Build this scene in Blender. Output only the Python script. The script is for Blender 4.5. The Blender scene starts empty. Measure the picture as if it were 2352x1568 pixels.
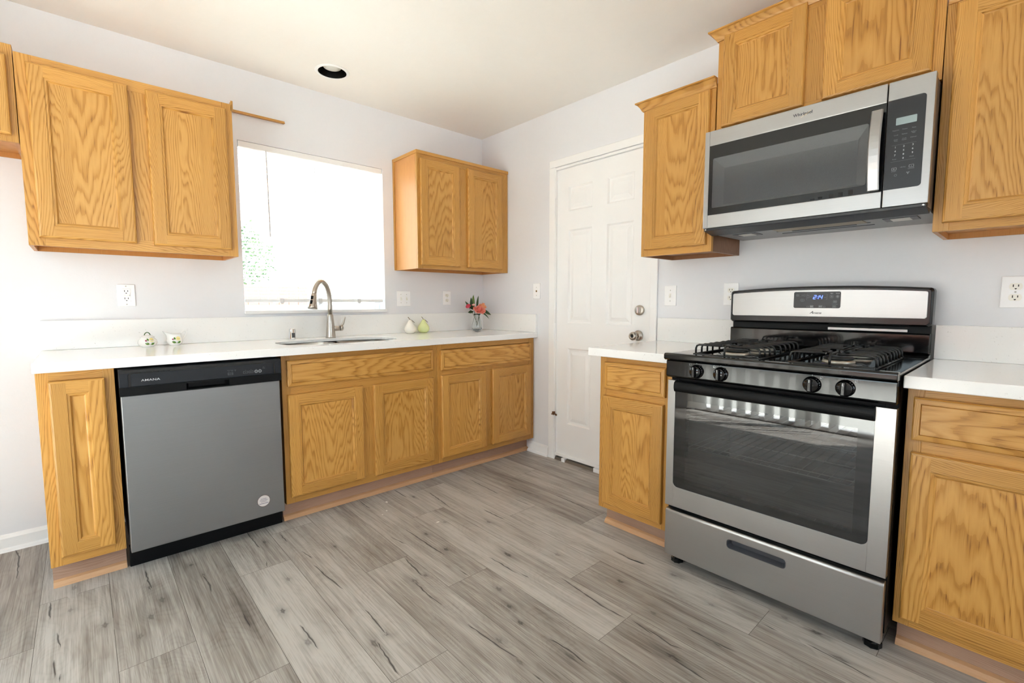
import bpy, bmesh, math, random
from mathutils import Vector, Matrix
random.seed(7)
SC = bpy.context.scene
COL = SC.collection
PI = math.pi

# ------------------------------------------------------------------ camera
cam_d = bpy.data.cameras.new('camera'); cam = bpy.data.objects.new('camera', cam_d); COL.objects.link(cam)
cam_d.sensor_width = 36.0; cam_d.lens = 36.0 * 1085.96 / 2352.0; cam_d.clip_start = 0.02
yaw, pitch, roll = -0.7380, -0.0831, -0.0008
f = Vector((-math.sin(yaw) * math.cos(pitch), math.cos(yaw) * math.cos(pitch), math.sin(pitch)))
rt = Vector((math.cos(yaw), math.sin(yaw), 0)); up = rt.cross(f)
r1 = rt * math.cos(roll) + up * math.sin(roll); u1 = -rt * math.sin(roll) + up * math.cos(roll)
M = Matrix((r1, u1, -f)).transposed().to_4x4(); M.translation = Vector((-2.5026, -3.1143, 1.1386))
cam.matrix_world = M
SC.camera = cam

# ------------------------------------------------------------------ light and exposure
SC.view_settings.view_transform = 'Standard'; SC.view_settings.look = 'None'
SC.view_settings.gamma = 1.0; SC.view_settings.use_curve_mapping = False
SC.view_settings.exposure = 1.43
SC.cycles.use_denoising = True
SC.cycles.max_bounces = 14; SC.cycles.diffuse_bounces = 8; SC.cycles.glossy_bounces = 6
SC.cycles.transmission_bounces = 10; SC.cycles.transparent_max_bounces = 16
SC.cycles.caustics_reflective = False; SC.cycles.caustics_refractive = False
SC.cycles.sample_clamp_indirect = 6.0
W = bpy.data.worlds.new('daylight'); SC.world = W; W.use_nodes = True
bg = W.node_tree.nodes['Background']; bg.inputs[0].default_value = (0.75, 0.895, 1.0, 1); bg.inputs[1].default_value = 2.6

sun = bpy.data.lights.new('sun', 'SUN'); sun.energy = 16.0; sun.angle = 0.02; sun.color = (1.0, 0.98, 0.96)
so = bpy.data.objects.new('sun', sun); COL.objects.link(so)
so.rotation_euler = Vector((0.26, 0.36, -0.90)).to_track_quat('-Z', 'Y').to_euler()
def portal(name, loc, rot, sx, sy):
    l = bpy.data.lights.new(name, 'AREA'); l.shape = 'RECTANGLE'; l.size = sx; l.size_y = sy
    l.cycles.is_portal = True
    o = bpy.data.objects.new(name, l); COL.objects.link(o); o.location = loc; o.rotation_euler = rot
XL, YB, HC = -3.62, -6.60, 2.46           # left wall, rear wall, ceiling height
DOOR_Y0, DOOR_Y1, DOOR_Z = -2.85, -0.75, 2.06  # sliding glass door in the left wall
WX0, WX1, WZ0, WZ1 = -1.79, -0.893, 1.076, 2.064  # window over the sink
RW = (-2.75, -0.95, 0.95, 2.12)             # unseen rear window, added to fill the room with daylight
portal('portal_sliding', (XL - 0.10, (DOOR_Y0 + DOOR_Y1) / 2, DOOR_Z / 2), (0, -PI / 2, 0), DOOR_Z, DOOR_Y1 - DOOR_Y0)
portal('portal_sink', ((WX0 + WX1) / 2, 0.14, (WZ0 + WZ1) / 2), (-PI / 2, 0, 0), WX1 - WX0, WZ1 - WZ0)
portal('portal_rear', ((RW[0] + RW[1]) / 2, YB - 0.14, (RW[2] + RW[3]) / 2), (PI / 2, 0, 0), RW[1] - RW[0], RW[3] - RW[2])

# ------------------------------------------------------------------ materials
def new_mat(name):
    m = bpy.data.materials.new(name); m.use_nodes = True
    nt = m.node_tree; b = nt.nodes['Principled BSDF']
    return m, nt, b
def sset(b, **kw):
    for k, v in kw.items():
        key = {'color': 'Base Color', 'rough': 'Roughness', 'metal': 'Metallic', 'spec': 'Specular IOR Level', 'trans': 'Transmission Weight',
               'ior': 'IOR', 'coat': 'Coat Weight', 'coatr': 'Coat Roughness', 'emit': 'Emission Color', 'emits': 'Emission Strength',
               'alpha': 'Alpha', 'sss': 'Subsurface Weight', 'aniso': 'Anisotropic', 'sheen': 'Sheen Weight'}[k]
        b.inputs[key].default_value = v
def lin(r, g, b):
    def c(x):
        x /= 255.0
        return x / 12.92 if x <= 0.04045 else ((x + 0.055) / 1.055) ** 2.4
    return (c(r), c(g), c(b), 1)
class NG:
    """tiny helper to write node graphs as expressions"""
    def __init__(s, nt): s.nt = nt
    def n(s, t, **p):
        x = s.nt.nodes.new(t)
        for k, v in p.items(): setattr(x, k, v)
        return x
    def put(s, sock, v):
        if isinstance(v, bpy.types.NodeSocket): s.nt.links.new(v, sock)
        elif v is not None: sock.default_value = v
    def m(s, op, a, b=None, c=None, clamp=False):
        x = s.n('ShaderNodeMath', operation=op); x.use_clamp = clamp
        s.put(x.inputs[0], a); s.put(x.inputs[1], b)
        if c is not None: s.put(x.inputs[2], c)
        return x.outputs[0]
    def vm(s, op, a, b=None):
        x = s.n('ShaderNodeVectorMath', operation=op); s.put(x.inputs[0], a)
        if b is not None: s.put(x.inputs[1], b)
        return x.outputs[0]
    def noise(s, vec, scale=1.0, detail=2.0, rough=0.5, dist=0.0):
        x = s.n('ShaderNodeTexNoise'); s.put(x.inputs['Vector'], vec); x.inputs['Scale'].default_value = scale
        x.inputs['Detail'].default_value = detail; x.inputs['Roughness'].default_value = rough; x.inputs['Distortion'].default_value = dist
        return x.outputs[0]
    def ramp(s, fac, stops, interp='LINEAR'):
        x = s.n('ShaderNodeValToRGB'); s.put(x.inputs[0], fac); cr = x.color_ramp; cr.interpolation = interp
        while len(cr.elements) < len(stops): cr.elements.new(0.5)
        for e, (p, c) in zip(cr.elements, stops):
            e.position = p; e.color = c if len(c) == 4 else (*c, 1)
        return x.outputs[0]
    def mix(s, fac, a, b, mode='MIX'):
        x = s.n('ShaderNodeMix', data_type='RGBA', blend_type=mode); s.put(x.inputs[0], fac); s.put(x.inputs[6], a); s.put(x.inputs[7], b)
        return x.outputs[2]
    def maprange(s, v, a, b, c, d):
        x = s.n('ShaderNodeMapRange'); s.put(x.inputs[0], v)
        for i, q in enumerate((a, b, c, d)): x.inputs[i + 1].default_value = q
        return x.outputs[0]
    def bump(s, h, strength, dist=0.001):
        x = s.n('ShaderNodeBump'); x.inputs['Strength'].default_value = strength; x.inputs['Distance'].default_value = dist
        s.put(x.inputs['Height'], h); return x.outputs[0]

def wood(name, light, mid, dark, rough=0.36, ringf=36.0, contrast=1.0, pore=0.5, k=14.0, tilt=0.30, jitter=0.018, bump=0.12, coat=0.0):
    m, nt, b = new_mat(name); g = NG(nt)
    at = g.n('ShaderNodeAttribute', attribute_name='gc'); v = at.outputs['Vector']
    tn = g.n('ShaderNodeAttribute', attribute_name='tint').outputs['Fac']
    sep = g.n('ShaderNodeSeparateXYZ'); g.put(sep.inputs[0], v); X, Y = sep.outputs[0], sep.outputs[1]
    lo = g.noise(g.vm('MULTIPLY', v, (5.0, 0.9, 1.0)), 1.0, 2.0)
    X2 = g.m('ADD', X, g.m('MULTIPLY', g.m('SUBTRACT', lo, 0.5), 0.16))
    lo2 = g.noise(g.vm('MULTIPLY', v, (3.0, 2.2, 1.3)), 1.0, 1.0)
    zig = g.noise(g.vm('MULTIPLY', v, (42.0, 4.5, 1.0)), 1.0, 2.5)
    fld = g.m('ADD', g.m('MULTIPLY', g.m('MULTIPLY', X2, X2), k), g.m('MULTIPLY', Y, tilt))
    fld = g.m('ADD', fld, g.m('MULTIPLY', g.m('SUBTRACT', lo2, 0.5), 0.22))
    fld = g.m('ADD', fld, g.m('MULTIPLY', g.m('SUBTRACT', zig, 0.5), jitter * 4))
    ph = g.m('FRACT', g.m('MULTIPLY', fld, ringf))
    ring = g.ramp(ph, [(0.0, (0.40,) * 3), (0.16, (0.10,) * 3), (0.40, (0.0,) * 3), (0.66, (0.35,) * 3), (0.86, (0.85,) * 3), (1.0, (0.70,) * 3)])
    fine = g.noise(g.vm('MULTIPLY', v, (420.0, 9.0, 1.0)), 1.0, 2.0, 0.6)
    med = g.noise(g.vm('MULTIPLY', v, (120.0, 3.0, 1.0)), 1.0, 2.0, 0.6)
    por = g.maprange(fine, 0.56, 0.70, 0.0, 1.0)
    por = g.m('MULTIPLY', por, g.m('ADD', 0.25, ring))
    t = g.m('ADD', g.m('MULTIPLY', ring, 0.56 * contrast), g.m('MULTIPLY', g.m('SUBTRACT', med, 0.42), 0.38 * contrast))
    t = g.m('ADD', t, g.m('MULTIPLY', por, pore))
    blot = g.noise(g.vm('MULTIPLY', v, (2.5, 1.6, 0.7)), 1.0, 2.0)
    t = g.m('ADD', t, g.m('MULTIPLY', g.m('SUBTRACT', blot, 0.5), 0.35 * contrast), clamp=True)
    col = g.ramp(t, [(0.0, light), (0.42, mid), (1.0, dark)])
    col = g.mix(1.0, col, g.n('ShaderNodeCombineColor').outputs[0], 'MULTIPLY') if False else col
    hs = g.n('ShaderNodeHueSaturation'); g.put(hs.inputs['Color'], col); g.put(hs.inputs['Value'], g.m('ADD', 1.0, tn))
    g.put(b.inputs['Base Color'], hs.outputs[0])
    sset(b, rough=rough, spec=0.5, coat=coat, coatr=0.25)
    g.put(b.inputs['Roughness'], g.m('ADD', rough, g.m('MULTIPLY', t, 0.12)))
    if bump: g.put(b.inputs['Normal'], g.bump(g.m('SUBTRACT', 1.0, g.m('ADD', por, g.m('MULTIPLY', ring, 0.3))), bump, 0.0006))
    return m

OAK = wood('honey oak', lin(205, 154, 80), lin(184, 131, 56), lin(128, 79, 27), coat=0.10)
OAK_SIDE = wood('oak veneer side', lin(198, 142, 80), lin(180, 122, 62), lin(136, 84, 40), contrast=0.5, pore=0.3)
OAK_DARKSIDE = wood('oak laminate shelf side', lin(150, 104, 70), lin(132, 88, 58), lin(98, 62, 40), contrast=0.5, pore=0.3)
OAK_RAW = wood('unfinished oak', lin(184, 152, 130), lin(168, 132, 110), lin(140, 104, 84), rough=0.55, contrast=0.7, pore=0.4)
OAK_SHOE = wood('shoe moulding', lin(204, 162, 122), lin(192, 146, 106), lin(166, 116, 80), rough=0.45, contrast=0.4, pore=0.2)

def floor_mat():
    m, nt, b = new_mat('grey plank floor'); g = NG(nt)
    v = g.n('ShaderNodeAttribute', attribute_name='gc').outputs['Vector']
    tn = g.n('ShaderNodeAttribute', attribute_name='tint').outputs['Fac']
    dk = g.n('ShaderNodeAttribute', attribute_name='dark').outputs['Fac']
    sep = g.n('ShaderNodeSeparateXYZ'); g.put(sep.inputs[0], v); X, Y = sep.outputs[0], sep.outputs[1]
    lo = g.noise(g.vm('MULTIPLY', v, (7.0, 1.5, 1.0)), 1.0, 3.0)
    X2 = g.m('ADD', X, g.m('MULTIPLY', g.m('SUBTRACT', lo, 0.5), 0.26))
    lo2 = g.noise(g.vm('MULTIPLY', v, (6.0, 3.5, 1.3)), 1.0, 1.5)
    fld = g.m('ADD', g.m('MULTIPLY', g.m('MULTIPLY', X2, X2), 10.0), g.m('MULTIPLY', Y, 0.18))
    fld = g.m('ADD', fld, g.m('MULTIPLY', g.m('SUBTRACT', lo2, 0.5), 0.35))
    ph = g.m('FRACT', g.m('MULTIPLY', fld, 60.0))
    ring = g.ramp(ph, [(0.0, (0.3,) * 3), (0.25, (0.0,) * 3), (0.6, (0.25,) * 3), (0.88, (1.0,) * 3), (1.0, (0.6,) * 3)])
    fine = g.noise(g.vm('MULTIPLY', v, (330.0, 8.0, 1.0)), 1.0, 3.0, 0.6)
    med = g.noise(g.vm('MULTIPLY', v, (60.0, 2.2, 1.0)), 1.0, 3.0, 0.6)
    blot = g.noise(g.vm('MULTIPLY', v, (9.0, 2.2, 1.0)), 1.0, 3.0, 0.6)
    t = g.m('ADD', g.m('MULTIPLY', ring, 0.07), g.m('MULTIPLY', g.m('SUBTRACT', med, 0.40), 0.95))
    t = g.m('ADD', t, g.m('MULTIPLY', g.m('SUBTRACT', fine, 0.5), 1.1))
    t = g.m('ADD', t, g.m('MULTIPLY', g.m('SUBTRACT', blot, 0.5), 1.25))
    t = g.m('ADD', t, 0.22)
    t = g.m('ADD', t, tn, clamp=True)
    col = g.ramp(t, [(0.0, lin(186, 181, 175)), (0.45, lin(153, 146, 139)), (1.0, lin(94, 85, 78))])
    col = g.mix(dk, col, lin(36, 31, 28))
    g.put(b.inputs['Base Color'], col)
    g.put(b.inputs['Roughness'], g.m('ADD', 0.42, g.m('MULTIPLY', fine, 0.12)))
    sset(b, spec=0.4)
    g.put(b.inputs['Normal'], g.bump(g.m('SUBTRACT', 1.0, t), 0.10, 0.0006))
    return m
FLOOR = floor_mat()

def simple(name, col, rough=0.5, metal=0.0, **kw):
    m, nt, b = new_mat(name); g = NG(nt); sset(b, color=col, rough=rough, metal=metal, **kw)
    # slight procedural unevenness so that no surface is a flat constant
    tc = g.n('ShaderNodeTexCoord'); nz = g.noise(tc.outputs['Object'], 18.0, 2.0)
    g.put(b.inputs['Roughness'], g.m('ADD', rough - 0.02, g.m('MULTIPLY', nz, 0.04)))
    return m
def paint(name, col, bumpscale=160.0, strength=0.12, rough=0.6):
    m, nt, b = new_mat(name); g = NG(nt); tc = g.n('ShaderNodeTexCoord')
    n1 = g.noise(tc.outputs['Object'], bumpscale, 3.0, 0.6); n2 = g.noise(tc.outputs['Object'], bumpscale * 0.3, 2.0)
    g.put(b.inputs['Normal'], g.bump(g.m('ADD', n1, n2), strength, 0.002))
    g.put(b.inputs['Base Color'], g.mix(g.m('MULTIPLY', n2, 0.05), col, (0.5, 0.5, 0.5, 1))); sset(b, rough=rough, spec=0.3)
    return m
WALL = paint('lavender grey wall paint', lin(230, 231, 235))
CEIL = paint('warm white ceiling paint', lin(243, 240, 235), 90.0, 0.18)
TRIM = paint('white gloss trim', lin(243, 243, 243), 40.0, 0.02, 0.35)
VINYL = simple('white vinyl', lin(242, 242, 242), 0.4)
WHITE_PL = simple('white plastic', lin(245, 245, 246), 0.35)
IVORY = simple('ivory plastic', lin(240, 238, 230), 0.35)
SLOT = simple('dark slot', lin(30, 28, 26), 0.6)
BLACK_EN = simple('black enamel', lin(8, 8, 9), 0.10, coat=0.2)
BLACK_GL = simple('black glossy plastic', lin(11, 11, 12), 0.20)
BLACK_SAT = simple('black satin plastic', lin(7, 7, 8), 0.45, spec=0.18)
NAVY = simple('blue black control fascia', lin(21, 24, 30), 0.36, spec=0.4)
CHAR = simple('charcoal fascia', lin(32, 34, 38), 0.3)
IRON = simple('cast wire black', lin(14, 13, 12), 0.40)
CHROME = simple('chrome', lin(225, 226, 228), 0.06, 1.0)
ALUM = simple('burner aluminium', lin(190, 184, 172), 0.4, 1.0)
GREYMETAL = simple('grey painted steel', lin(150, 152, 154), 0.45, 0.3)
DARKGREY = simple('dark grey steel', lin(84, 86, 90), 0.4, 0.6)
LENS = simple('frosted lens', lin(214, 214, 208), 0.4)
MARK = simple('white print', lin(196, 198, 202), 0.5)
MARK_DIM = simple('grey print', lin(130, 132, 136), 0.5)
INK = simple('black ink', lin(24, 24, 26), 0.5)
CERAM = simple('white glazed ceramic', lin(244, 243, 240), 0.12)
PEARW = simple('cream glazed ceramic', lin(238, 234, 224), 0.25)
PEARG = simple('pale green glaze', lin(222, 230, 168), 0.25)
BROWN = simple('brown stem', lin(110, 84, 52), 0.6)
LEAF = simple('dark green leaf', lin(56, 84, 44), 0.5)
LEAF2 = simple('fresh green leaf', lin(104, 136, 62), 0.5)
CORAL = simple('coral petal', lin(246, 150, 132), 0.6)
ORANGE = simple('peach orange petal', lin(248, 168, 122), 0.6)
PINK = simple('hot pink petal', lin(236, 92, 112), 0.6)
BLUSH = simple('pale pink petal', lin(246, 196, 186), 0.6)
PAINTG = simple('painted green', lin(92, 138, 52), 0.2)
PAINTD = simple('painted dark green', lin(66, 96, 48), 0.2)
PAINTY = simple('painted yellow', lin(246, 234, 160), 0.2)
PAINTM = simple('painted magenta', lin(170, 82, 110), 0.2)
PAINTV = simple('painted violet', lin(70, 62, 92), 0.2)
LCD = simple('pale lcd', lin(150, 166, 168), 0.3)
STICK = simple('sticker paper', lin(214, 208, 206), 0.5)
STICKINK = simple('sticker ink', lin(70, 70, 110), 0.5)
STICKRIM = simple('sticker rim', lin(120, 84, 84), 0.5)
HOLE = simple('matte black', lin(8, 8, 9), 0.7)
KEY = simple('grey key', lin(96, 98, 100), 0.45)
FENCE = simple('weathered redwood fence', lin(128, 76, 58), 0.8)
PATIO = simple('pale concrete', lin(222, 219, 212), 0.8)
STUCCO = paint('pale stucco', lin(240, 236, 226), 60.0, 0.3, 0.8)
BARK = simple('bark', lin(96, 76, 60), 0.9)
FOLIAGE = simple('tree leaves', lin(46, 78, 34), 0.6)
LED = simple('blue led', lin(90, 120, 255), 0.4); sset(LED.node_tree.nodes['Principled BSDF'], emit=lin(80, 105, 255), emits=1.6)

def steel(name, col, rough, axis='x', streak=0.10):
    m, nt, b = new_mat(name); g = NG(nt); tc = g.n('ShaderNodeTexCoord')
    sc = {'x': (3.0, 500.0, 900.0), 'z': (900.0, 500.0, 3.0)}[axis]
    n = g.noise(g.vm('MULTIPLY', tc.outputs['Object'], sc), 1.0, 3.0, 0.6)
    lo = g.noise(tc.outputs['Object'], 3.5, 2.0)
    g.put(b.inputs['Base Color'], g.mix(g.m('MULTIPLY', n, 0.35), col, tuple(0.7 * c for c in col[:3]) + (1,)))
    g.put(b.inputs['Roughness'], g.m('ADD', g.m('ADD', rough - 0.06, g.m('MULTIPLY', n, streak)), g.m('MULTIPLY', lo, 0.08)))
    sset(b, metal=1.0)
    g.put(b.inputs['Normal'], g.bump(n, 0.05, 0.0004))
    return m
STEEL = steel('brushed stainless', lin(178, 177, 176), 0.30)
STEEL_DW = steel('flat stainless', lin(150, 150, 151), 0.42)
STEEL_SINK = steel('satin sink steel', lin(206, 200, 190), 0.34)
NICKEL = steel('brushed nickel', lin(190, 182, 172), 0.26, 'z')

def quartz():
    m, nt, b = new_mat('white speckled quartz'); g = NG(nt); tc = g.n('ShaderNodeTexCoord')
    v = tc.outputs['Object']
    n1 = g.noise(v, 170.0, 2.0, 0.6); n2 = g.noise(v, 60.0, 2.0); n3 = g.noise(v, 420.0, 1.0)
    sp = g.m('MULTIPLY', g.maprange(n1, 0.66, 0.70, 0.0, 1.0), g.maprange(n2, 0.48, 0.62, 0.0, 0.42))
    col = g.mix(g.m('MULTIPLY', n3, 0.12), lin(243, 243, 242), lin(226, 225, 223))
    col = g.mix(sp, col, lin(150, 142, 132))
    g.put(b.inputs['Base Color'], col); sset(b, rough=0.10, spec=0.5)
    return m
QUARTZ = quartz()

def glass_mat(name, col=(1, 1, 1, 1), rough=0.0, fac_gloss=1.0):
    m = bpy.data.materials.new(name); m.use_nodes = True; nt = m.node_tree; nt.nodes.clear(); g = NG(nt)
    out = g.n('ShaderNodeOutputMaterial'); tr = g.n('ShaderNodeBsdfTransparent'); gl = g.n('ShaderNodeBsdfGlossy'); mx = g.n('ShaderNodeMixShader')
    tr.inputs[0].default_value = col; gl.inputs[0].default_value = (1, 1, 1, 1); gl.inputs[1].default_value = rough
    fr = g.n('ShaderNodeFresnel'); geo = g.n('ShaderNodeNewGeometry')
    g.put(fr.inputs[0], g.maprange(geo.outputs['Backfacing'], 0.0, 1.0, 1.5, 1.0 / 1.5))
    g.put(mx.inputs[0], g.m('MULTIPLY', fr.outputs[0], fac_gloss)); g.put(mx.inputs[1], tr.outputs[0]); g.put(mx.inputs[2], gl.outputs[0])
    nt.links.new(mx.outputs[0], out.inputs[0])
    return m
PANE = glass_mat('window glass', (0.96, 0.98, 0.97, 1))
OVENGLASS = glass_mat('smoked oven glass', (0.42, 0.42, 0.43, 1), 0.012, 2.0)
MWGLASS = glass_mat('smoked microwave glass', (0.74, 0.75, 0.76, 1), 0.10, 1.4)
CLEAR = bpy.data.materials.new('clear vase glass'); CLEAR.use_nodes = True
sset(CLEAR.node_tree.nodes['Principled BSDF'], color=(0.96, 0.98, 0.97, 1), rough=0.02, trans=1.0, ior=1.45)

RACK = simple('bright rack wire', lin(236, 234, 228), 0.35, 0.2)
OVENBORDER = simple('black back-painted glass', lin(6, 6, 7), 0.04, spec=0.9)
def slat_mat():
    m = bpy.data.materials.new('white translucent slat'); m.use_nodes = True; nt = m.node_tree; nt.nodes.clear(); g = NG(nt)
    out = g.n('ShaderNodeOutputMaterial'); d = g.n('ShaderNodeBsdfDiffuse'); t = g.n('ShaderNodeBsdfTranslucent'); mx = g.n('ShaderNodeMixShader')
    d.inputs[0].default_value = lin(244, 243, 240); t.inputs[0].default_value = lin(240, 238, 232); mx.inputs[0].default_value = 0.5
    nt.links.new(d.outputs[0], mx.inputs[1]); nt.links.new(t.outputs[0], mx.inputs[2]); nt.links.new(mx.outputs[0], out.inputs[0])
    return m
SLAT = slat_mat()
def mesh_screen(name, c1, c2, sx, sz, rough=0.5, metal=0.0):
    m, nt, b = new_mat(name); g = NG(nt); tc = g.n('ShaderNodeTexCoord'); sep = g.n('ShaderNodeSeparateXYZ'); g.put(sep.inputs[0], tc.outputs['Object'])
    a = g.m('SINE', g.m('MULTIPLY', sep.outputs[0], sx)); c = g.m('SINE', g.m('MULTIPLY', sep.outputs[2] if sz > 0 else sep.outputs[1], abs(sz)))
    g.put(b.inputs['Base Color'], g.mix(g.maprange(g.m('MULTIPLY', a, c), -0.3, 0.3, 0.0, 1.0), c1, c2)); sset(b, rough=rough, metal=metal)
    return m
MWMESH = mesh_screen('perforated screen', lin(128, 132, 134), lin(98, 102, 104), 1800.0, 1800.0)
FILTER = mesh_screen('grease filter mesh', lin(176, 158, 122), lin(96, 84, 62), 700.0, -700.0, 0.4, 0.6)

# ------------------------------------------------------------------ mesh building
class Grain:
    """which way the boards run, and where in the log they were cut"""
    def __init__(s, axis, c=(0, 0, 0), kind='straight', tint=None, half=0.03):
        s.axis = axis; s.c = c
        s.off = random.choice((-1, 1)) * random.uniform(0.12, 0.24) if kind == 'straight' else random.uniform(-0.05, 0.05)
        s.along = random.uniform(0, 30); s.seed = random.uniform(0, 400)
        s.tint = random.uniform(-0.10, 0.08) if tint is None else tint
        s.sgn = random.choice((-1, 1)); s.sc = random.uniform(.55, 1.0) if kind != 'straight' else random.uniform(.75, 1.1)
    def gc(s, p):
        x, y, z = p
        if s.axis == 'z': a, b, d = x - s.c[0], z, y - s.c[1]
        elif s.axis == 'x': a, b, d = z - s.c[2], x, y - s.c[1]
        else: a, b, d = x - s.c[0], y, z - s.c[2]
        return ((a + d) * s.sc + s.off, (s.sgn * b) * s.sc + s.along, s.seed + d)
NOG = None
class MB:
    def __init__(s):
        s.bm = bmesh.new(); s.gl = s.bm.loops.layers.float_vector.new('gc'); s.tl = s.bm.loops.layers.float.new('tint'); s.dl = s.bm.loops.layers.float.new('dark')
        s.mats = []
    def mi(s, m):
        if m not in s.mats: s.mats.append(m)
        return s.mats.index(m)
    def face(s, pts, g=None, mat=None, smooth=False, dark=None):
        vs = [s.bm.verts.new(p) for p in pts]
        return s.fv(vs, g, mat, smooth, dark)
    def fv(s, vs, g=None, mat=None, smooth=False, dark=None):
        try: fc = s.bm.faces.new(vs)
        except ValueError: return None
        fc.smooth = smooth
        if mat is not None: fc.material_index = s.mi(mat)
        for i, l in enumerate(fc.loops):
            if g is not None: l[s.gl] = g.gc(l.vert.co); l[s.tl] = g.tint
            if dark is not None: l[s.dl] = dark[i]
        return fc
    def box(s, x0, x1, y0, y1, z0, z1, g=None, mat=None, taper=None):
        v = [s.bm.verts.new(p) for p in ((x0, y0, z0), (x1, y0, z0), (x1, y1, z0), (x0, y1, z0), (x0, y0, z1), (x1, y0, z1), (x1, y1, z1), (x0, y1, z1))]
        for q in ((3, 2, 1, 0), (4, 5, 6, 7), (0, 1, 5, 4), (1, 2, 6, 5), (2, 3, 7, 6), (3, 0, 4, 7)): s.fv([v[i] for i in q], g, mat)
        return v
    def ring(s, a, ya, b, yb, g4=None, mat=None, smooth=False):
        """rect a=(x0,x1,z0,z1) at depth ya to rect b at depth yb, facing -y; g4=(side grain, rail grain)"""
        A = [(a[0], ya, a[2]), (a[1], ya, a[2]), (a[1], ya, a[3]), (a[0], ya, a[3])]
        B = [(b[0], yb, b[2]), (b[1], yb, b[2]), (b[1], yb, b[3]), (b[0], yb, b[3])]
        for i in range(4):
            j = (i + 1) % 4
            s.face([A[i], A[j], B[j], B[i]], None if g4 is None else g4[i], mat, smooth)
    def rect(s, a, y, g=None, mat=None):
        s.face([(a[0], y, a[2]), (a[1], y, a[2]), (a[1], y, a[3]), (a[0], y, a[3])], g, mat)
    def loft(s, loops, cap0=True, cap1=True, smooth=True, mat=None, g=None, closed=True):
        V = [[s.bm.verts.new(p) for p in L] for L in loops]; n = len(V[0])
        for a, b in zip(V, V[1:]):
            for i in range(n if closed else n - 1):
                j = (i + 1) % n; s.fv([a[i], a[j], b[j], b[i]], g, mat, smooth)
        if cap0 and n > 2: s.fv(V[0][::-1], g, mat)
        if cap1 and n > 2: s.fv(V[-1], g, mat)
        return V
    def lathe(s, prof, c=(0, 0, 0), axis='z', n=32, mat=None, cap=True, smooth=True, g=None):
        loops = []
        for r, h in prof:
            L = []
            for i in range(n):
                t = 2 * PI * i / n; a, b = r * math.cos(t), r * math.sin(t)
                if axis == 'z': p = (c[0] + a, c[1] + b, c[2] + h)
                elif axis == 'y': p = (c[0] + a, c[1] + h, c[2] - b)
                else: p = (c[0] + h, c[1] + a, c[2] + b)
                L.append(p)
            loops.append(L)
        return s.loft(loops, cap, cap, smooth, mat, g)
    def tube(s, pts, r, n=10, mat=None, caps=True, g=None, flat=1.0):
        pts = [Vector(p) for p in pts]; rs = r if isinstance(r, (list, tuple)) else [r] * len(pts)
        loops = []; prev = None
        for i, p in enumerate(pts):
            a = pts[max(i - 1, 0)]; b = pts[min(i + 1, len(pts) - 1)]; t = (b - a).normalized()
            if prev is None: u = t.orthogonal().normalized()
            else:
                u = prev - t * prev.dot(t); u = u.normalized() if u.length > 1e-6 else t.orthogonal().normalized()
            prev = u; w = t.cross(u)
            loops.append([p + u * rs[i] * math.cos(2 * PI * k / n) + w * rs[i] * flat * math.sin(2 * PI * k / n) for k in range(n)])
        return s.loft(loops, caps, caps, True, mat, g)
    def prism(s, poly, y0, y1, mat=None, g=None, smooth=False):
        """(x,z) polygon, counter-clockwise seen from the front, from front y0 back to y1"""
        return s.loft([[(x, y0, z) for x, z in poly], [(x, y1, z) for x, z in poly]], True, True, smooth, mat, g)
    def extr(s, poly, axis, a, b, mat=None, g=None, smooth=False):
        """polygon given in the two other axes, extruded along axis"""
        mk = {'x': lambda t, p: (t, p[0], p[1]), 'y': lambda t, p: (p[0], t, p[1]), 'z': lambda t, p: (p[0], p[1], t)}[axis]
        return s.loft([[mk(a, p) for p in poly], [mk(b, p) for p in poly]], True, True, smooth, mat, g)
def rrect(x0, x1, z0, z1, r, n=5, corners=(1, 1, 1, 1)):
    out = []
    for (cx, cz, a0, on) in ((x1 - r, z0 + r, -PI / 2, corners[0]), (x1 - r, z1 - r, 0, corners[1]), (x0 + r, z1 - r, PI / 2, corners[2]), (x0 + r, z0 + r, PI, corners[3])):
        if on: out += [(cx + r * math.cos(a0 + PI / 2 * i / n), cz + r * math.sin(a0 + PI / 2 * i / n)) for i in range(n + 1)]
        else:
            out.append((x1 if cx > (x0 + x1) / 2 else x0, z1 if cz > (z0 + z1) / 2 else z0))
    return out
def text_polys(mb, txt, x, z, h, y, mat=None, shear=0.0, ax='l', squeeze=1.0, depth=0.0004, bold=0.0):
    """lettering standing in the x-z plane, facing -y; cap height about h"""
    cu = bpy.data.curves.new('tmp', 'FONT'); cu.body = txt; cu.size = 1.0; cu.shear = shear; cu.offset = bold; cu.resolution_u = 3
    o = bpy.data.objects.new('tmp', cu); COL.objects.link(o)
    me = bpy.data.meshes.new_from_object(o)
    k = h / 0.70; xs = [v.co.x for v in me.vertices] or [0]; w = (max(xs) - min(xs)) * k * squeeze
    x0 = x - (w / 2 if ax == 'c' else (w if ax == 'r' else 0)) - min(xs) * k * squeeze
    vs = [mb.bm.verts.new((x0 + v.co.x * k * squeeze, y - depth, z + v.co.y * k)) for v in me.vertices]
    for p in me.polygons: mb.fv([vs[i] for i in p.vertices], None, mat)
    COL.objects.unlink(o); bpy.data.objects.remove(o); bpy.data.curves.remove(cu); bpy.data.meshes.remove(me)
def bar_outline(mb, poly, t, y, mat):
    n = len(poly); cx = sum(p[0] for p in poly) / n; cz = sum(p[1] for p in poly) / n
    def ins(p):
        dx, dz = p[0] - cx, p[1] - cz; l = math.hypot(dx, dz); return (p[0] - dx / l * t, p[1] - dz / l * t)
    q = [ins(p) for p in poly]
    for i in range(n):
        j = (i + 1) % n; mb.face([(poly[i][0], y, poly[i][1]), (poly[j][0], y, poly[j][1]), (q[j][0], y, q[j][1]), (q[i][0], y, q[i][1])], None, mat)

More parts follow.
